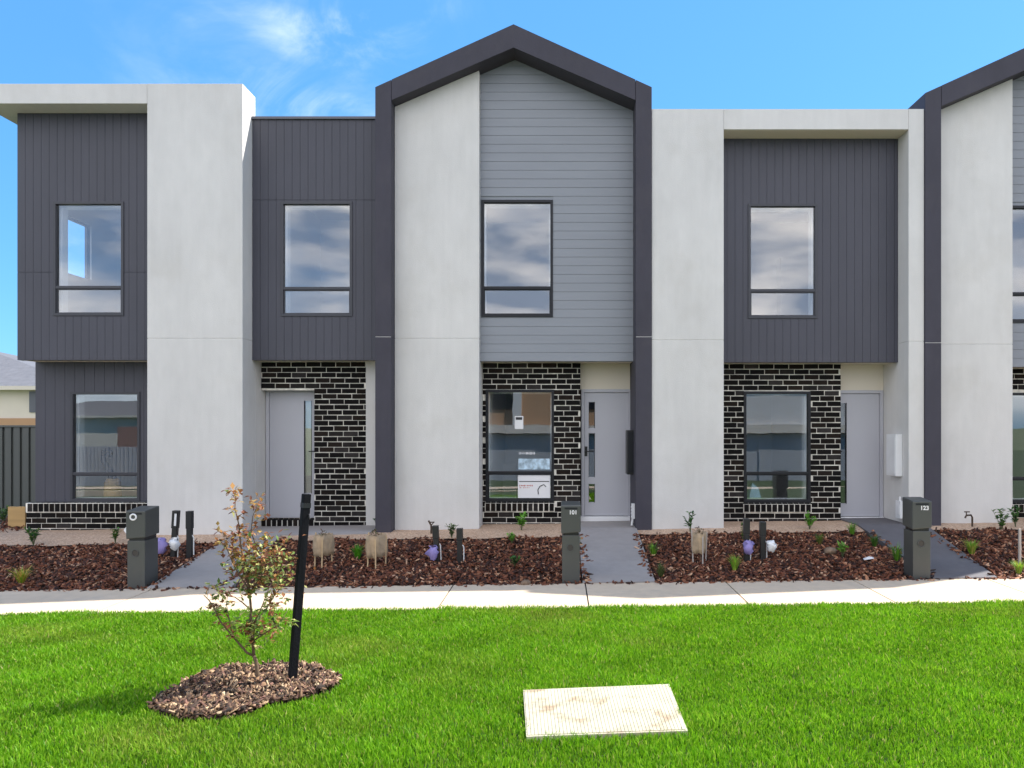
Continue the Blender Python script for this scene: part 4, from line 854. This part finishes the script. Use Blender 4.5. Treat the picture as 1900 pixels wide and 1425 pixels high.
# ------------------------------------------------------------------ fence and neighbour on the left
FYn = 14.0; fz0 = .12; fz1 = PZ(789, FYn); fn = thing('metal_fence', 'dark green grey ribbed metal fence at the far left beside the townhouse', 'fence', (-12, FYn, fz0))
b = MB(); x = XL-.02; prof = []
while x > -22:
    prof += [(x, 0), (x-.115, 0), (x-.125, .035), (x-.155, .035)]; x -= .165
vs = [(px_, FYn+dy, fz0) for px_, dy in prof]+[(px_, FYn+dy, fz1-.03) for px_, dy in prof]; n_ = len(prof)
b.add(vs, [(i+1, i, n_+i, n_+i+1) for i in range(n_-1)]); o = b.build('ribbed_sheet', M['fence'], fn); sm = o.modifiers.new('s', 'SOLIDIFY'); sm.thickness = .003
b = MB(); b.box(-22, XL-.02, FYn-.02, FYn+.05, fz1-.04, fz1); b.box(-22, XL-.02, FYn-.02, FYn+.05, fz0-.02, fz0+.04); b.build('rail', M['fence'], fn, bevel=.004)
b = MB(); b.box(PX(16, 12.3), PX(46, 12.3)+.02, 12.28, 12.34, .08, PZ(940, 12.3)); tag(b.build('garden_sleeper', M['sleeper'], bevel=.005), 'short tan timber board at the left end of the brick base', 'timber board')
def neighbour(name, lab, x0, x1, y0, y1, z0, ze, wallm, roofpts, roofm, cat='house'):
    h = thing(name, lab, cat, ((x0+x1)/2, (y0+y1)/2, z0)); b = MB(); b.box(x0, x1, y0, y1, z0, ze-.15); b.build('wall', wallm, h)
    b = MB(); e = .45; xa, xb, ya, yb = x0-e, x1+e, y0-e, y1+e; (rx0, rx1, ry, rz) = roofpts
    b.add([(xa, ya, ze), (xb, ya, ze), (xb, yb, ze), (xa, yb, ze), (rx0, ry, rz), (rx1, ry, rz)], [(0, 1, 5, 4), (1, 2, 5), (2, 3, 4, 5), (3, 0, 4), (3, 2, 1, 0)]); b.build('roof', roofm, h)
    b = MB(); b.box(xa, xb, ya-.03, ya+.03, ze-.17, ze); b.box(xa, xb, yb-.03, yb+.03, ze-.17, ze); b.box(xb-.03, xb+.03, ya, yb, ze-.17, ze); b.box(xa-.03, xa+.03, ya, yb, ze-.17, ze); b.box(xa+.03, xb-.03, ya+.03, yb-.03, ze-.06, ze-.02); b.build('eaves', M['cream'], h)
    return h
nb = neighbour('neighbour_house', 'cream single storey house with grey tiled hip roof beyond the fence', -36, PX(140, 32), 32.45, 44, -1.3, PZ(716, 32), M['cream'], (-35, PX(-100, 36), 38.5, PZ(638, 36)), M['tile'])
b = MB(); b.box(PX(51, 32.3), PX(76, 32.3), 32.40, 32.5, PZ(765, 32.3), PZ(726, 32.3)); wf = b.build('window', M['trim'], nb)
b = MB(); b.box(-36, PX(140, 32)+.01, 32.38, 32.44, -1.3, PZ(776, 32.3)); b.build('tan_band', M['tan'], nb)

# ------------------------------------------------------------------ across the street (seen mirrored in the glass)
b = MB(); b.box(-60, 60, 1.75, 1.9, -.2, -.03); b.box(-60, 60, -5.6, -5.45, -.85, -.70); struct(b.build('kerb', M['footpath']))
b = MB(); b.add([(-60, -5.45, -.82), (60, -5.45, -.82), (60, 1.75, -.17), (-60, 1.75, -.17)], [(0, 1, 2, 3)]); struct(b.build('road', M['asphalt']))
b = MB(); b.add([(-60, -60, -.9), (60, -60, -.9), (60, -5.6, -.72), (-60, -5.6, -.72)], [(0, 1, 2, 3)]); struct(b.build('far_verge', M['lawnbase']))
b = MB(); b.add([(-60, -7.9, -.706), (60, -7.9, -.706), (60, -6.7, -.70), (-60, -6.7, -.70)], [(0, 1, 2, 3)]); struct(b.build('far_footpath', M['footpath']))
def across(lab, x0, x1, y, upper, lower, band, zt, piers, door_x):
    h = thing('street_house', lab, 'house', ((x0+x1)/2, y, -.9)); b = MB(); b.box(x0, x1, y-8, y, -.9, 1.5); b.build('lower_wall', lower, h)
    b = MB(); b.box(x0-.2, x1+.2, y-8, y+.35, 1.55, 1.95); b.build('balcony_band', band, h)
    b = MB(); b.box(x0, x1, y-8, y+.1, 1.96, zt); b.build('upper_wall', upper, h)
    b = MB(); [b.box(p_, p_+.4, y+.1, y+.3, 1.96, zt-.1) for p_ in piers]; b.build('pilaster', M['render'], h)
    b = MB(); b.box(x0-.3, x1+.3, y-8.2, y+.5, zt, zt+.25); b.build('roof', M['trim'], h)
    for dx in door_x: b = MB(); b.box(dx, dx+2.4, y, y+.04, -.88, 1.3); b.build('garage_door', M['greyr'], h)
    for dx in (door_x if upper is M['tan'] else []):
        f = MB(); f.box(dx+.3, dx+1.6, y+.1, y+.16, 2.7, zt-.6); wn = f.build('window', M['frame'], h)
across('tan rendered house with grey garages across the street, mirrored in the middle window', -7.5, 4.5, -12.0, M['tan'], M['greyr'], M['cream'], 4.6, [-2.3, -6], [-6.6, -3.6, .2])
across('white rendered house with grey garages across the street, mirrored in the right window', 6.0, 17.5, -12.0, M['render'], M['greyr'], M['cream'], 4.4, [6.4, 14.5], [6.6, 9.6, 13.2])
neighbour('street_house', 'single storey house with dark tiled roof across the street, mirrored in the left window', -42, -27, -44, -34, -.9, 2.75, M['cream'], (-40, -34.5, -39, 4.0), M['tile'])
b = MB(); b.box(-23.9, -21.0, -24, -16, -.9, 1.85); tag(b.build('brick_house', M['redbrick']), 'red brick building across the street, mirrored in the left window', 'house')
b = MB(); x = -34
while x < -13: b.box(x, x+.15, -8.6, -8.57, -.85, 1.0); b.box(x+.15, x+.165, -8.6, -8.55, -.85, 1.0); x += .165
tag(b.build('metal_fence', M['greyr']), 'grey ribbed metal fence across the street, mirrored in the left window', 'fence')

# ------------------------------------------------------------------ things behind the glass
p = Vector((PX(203, 12.5), 12.5, .34+.35)); orn = thing('potted_ornament', 'dark curved plant in a tan pot behind the left lower window', 'potted plant', p)
def QP(px, py): return Vector((PX(px, 12.5), 12.5, PZ(py, 12.5)))
b = MB(); b.tube([QP(210, 905), QP(209, 885), QP(200, 868), QP(192, 855), QP(191, 843)], [.05, .055, .05, .045, .03], 8); b.tube([QP(191, 846), QP(194, 838), QP(201, 836), QP(206, 841), QP(203, 848)], [.03, .05, .055, .045, .03], 8); b.build('dark_foliage', M['black'], orn, smooth=True)
b = MB(); b.tube([QP(209, 935), QP(209, 920), QP(209, 896), QP(209, 888)], [.10, .14, .13, .09], 12); b.build('pot', M['sleeper'], orn, smooth=True)
M['blue'] = mat('pale_blue_cloth', (.45, .66, .80), .9)
b = MB(); Yb2 = 12.45; b.add([(PX(1388, Yb2), Yb2, PZ(934, Yb2)), (PX(1416, Yb2), Yb2, PZ(934, Yb2)), (PX(1407, Yb2), Yb2, PZ(905, Yb2)), (PX(1396, Yb2), Yb2, PZ(896, Yb2)), (PX(1388, Yb2), Yb2+.25, PZ(934, Yb2)), (PX(1416, Yb2), Yb2+.25, PZ(934, Yb2)), (PX(1404, Yb2), Yb2+.2, PZ(905, Yb2)), (PX(1397, Yb2), Yb2+.15, PZ(898, Yb2))], [(0, 1, 2, 3), (7, 6, 5, 4), (1, 5, 6, 2), (2, 6, 7, 3), (3, 7, 4, 0), (0, 4, 5, 1)])
tag(b.build('draped_cloth', M['blue']), 'pale blue cloth in the lower left corner of the right window', 'cloth')
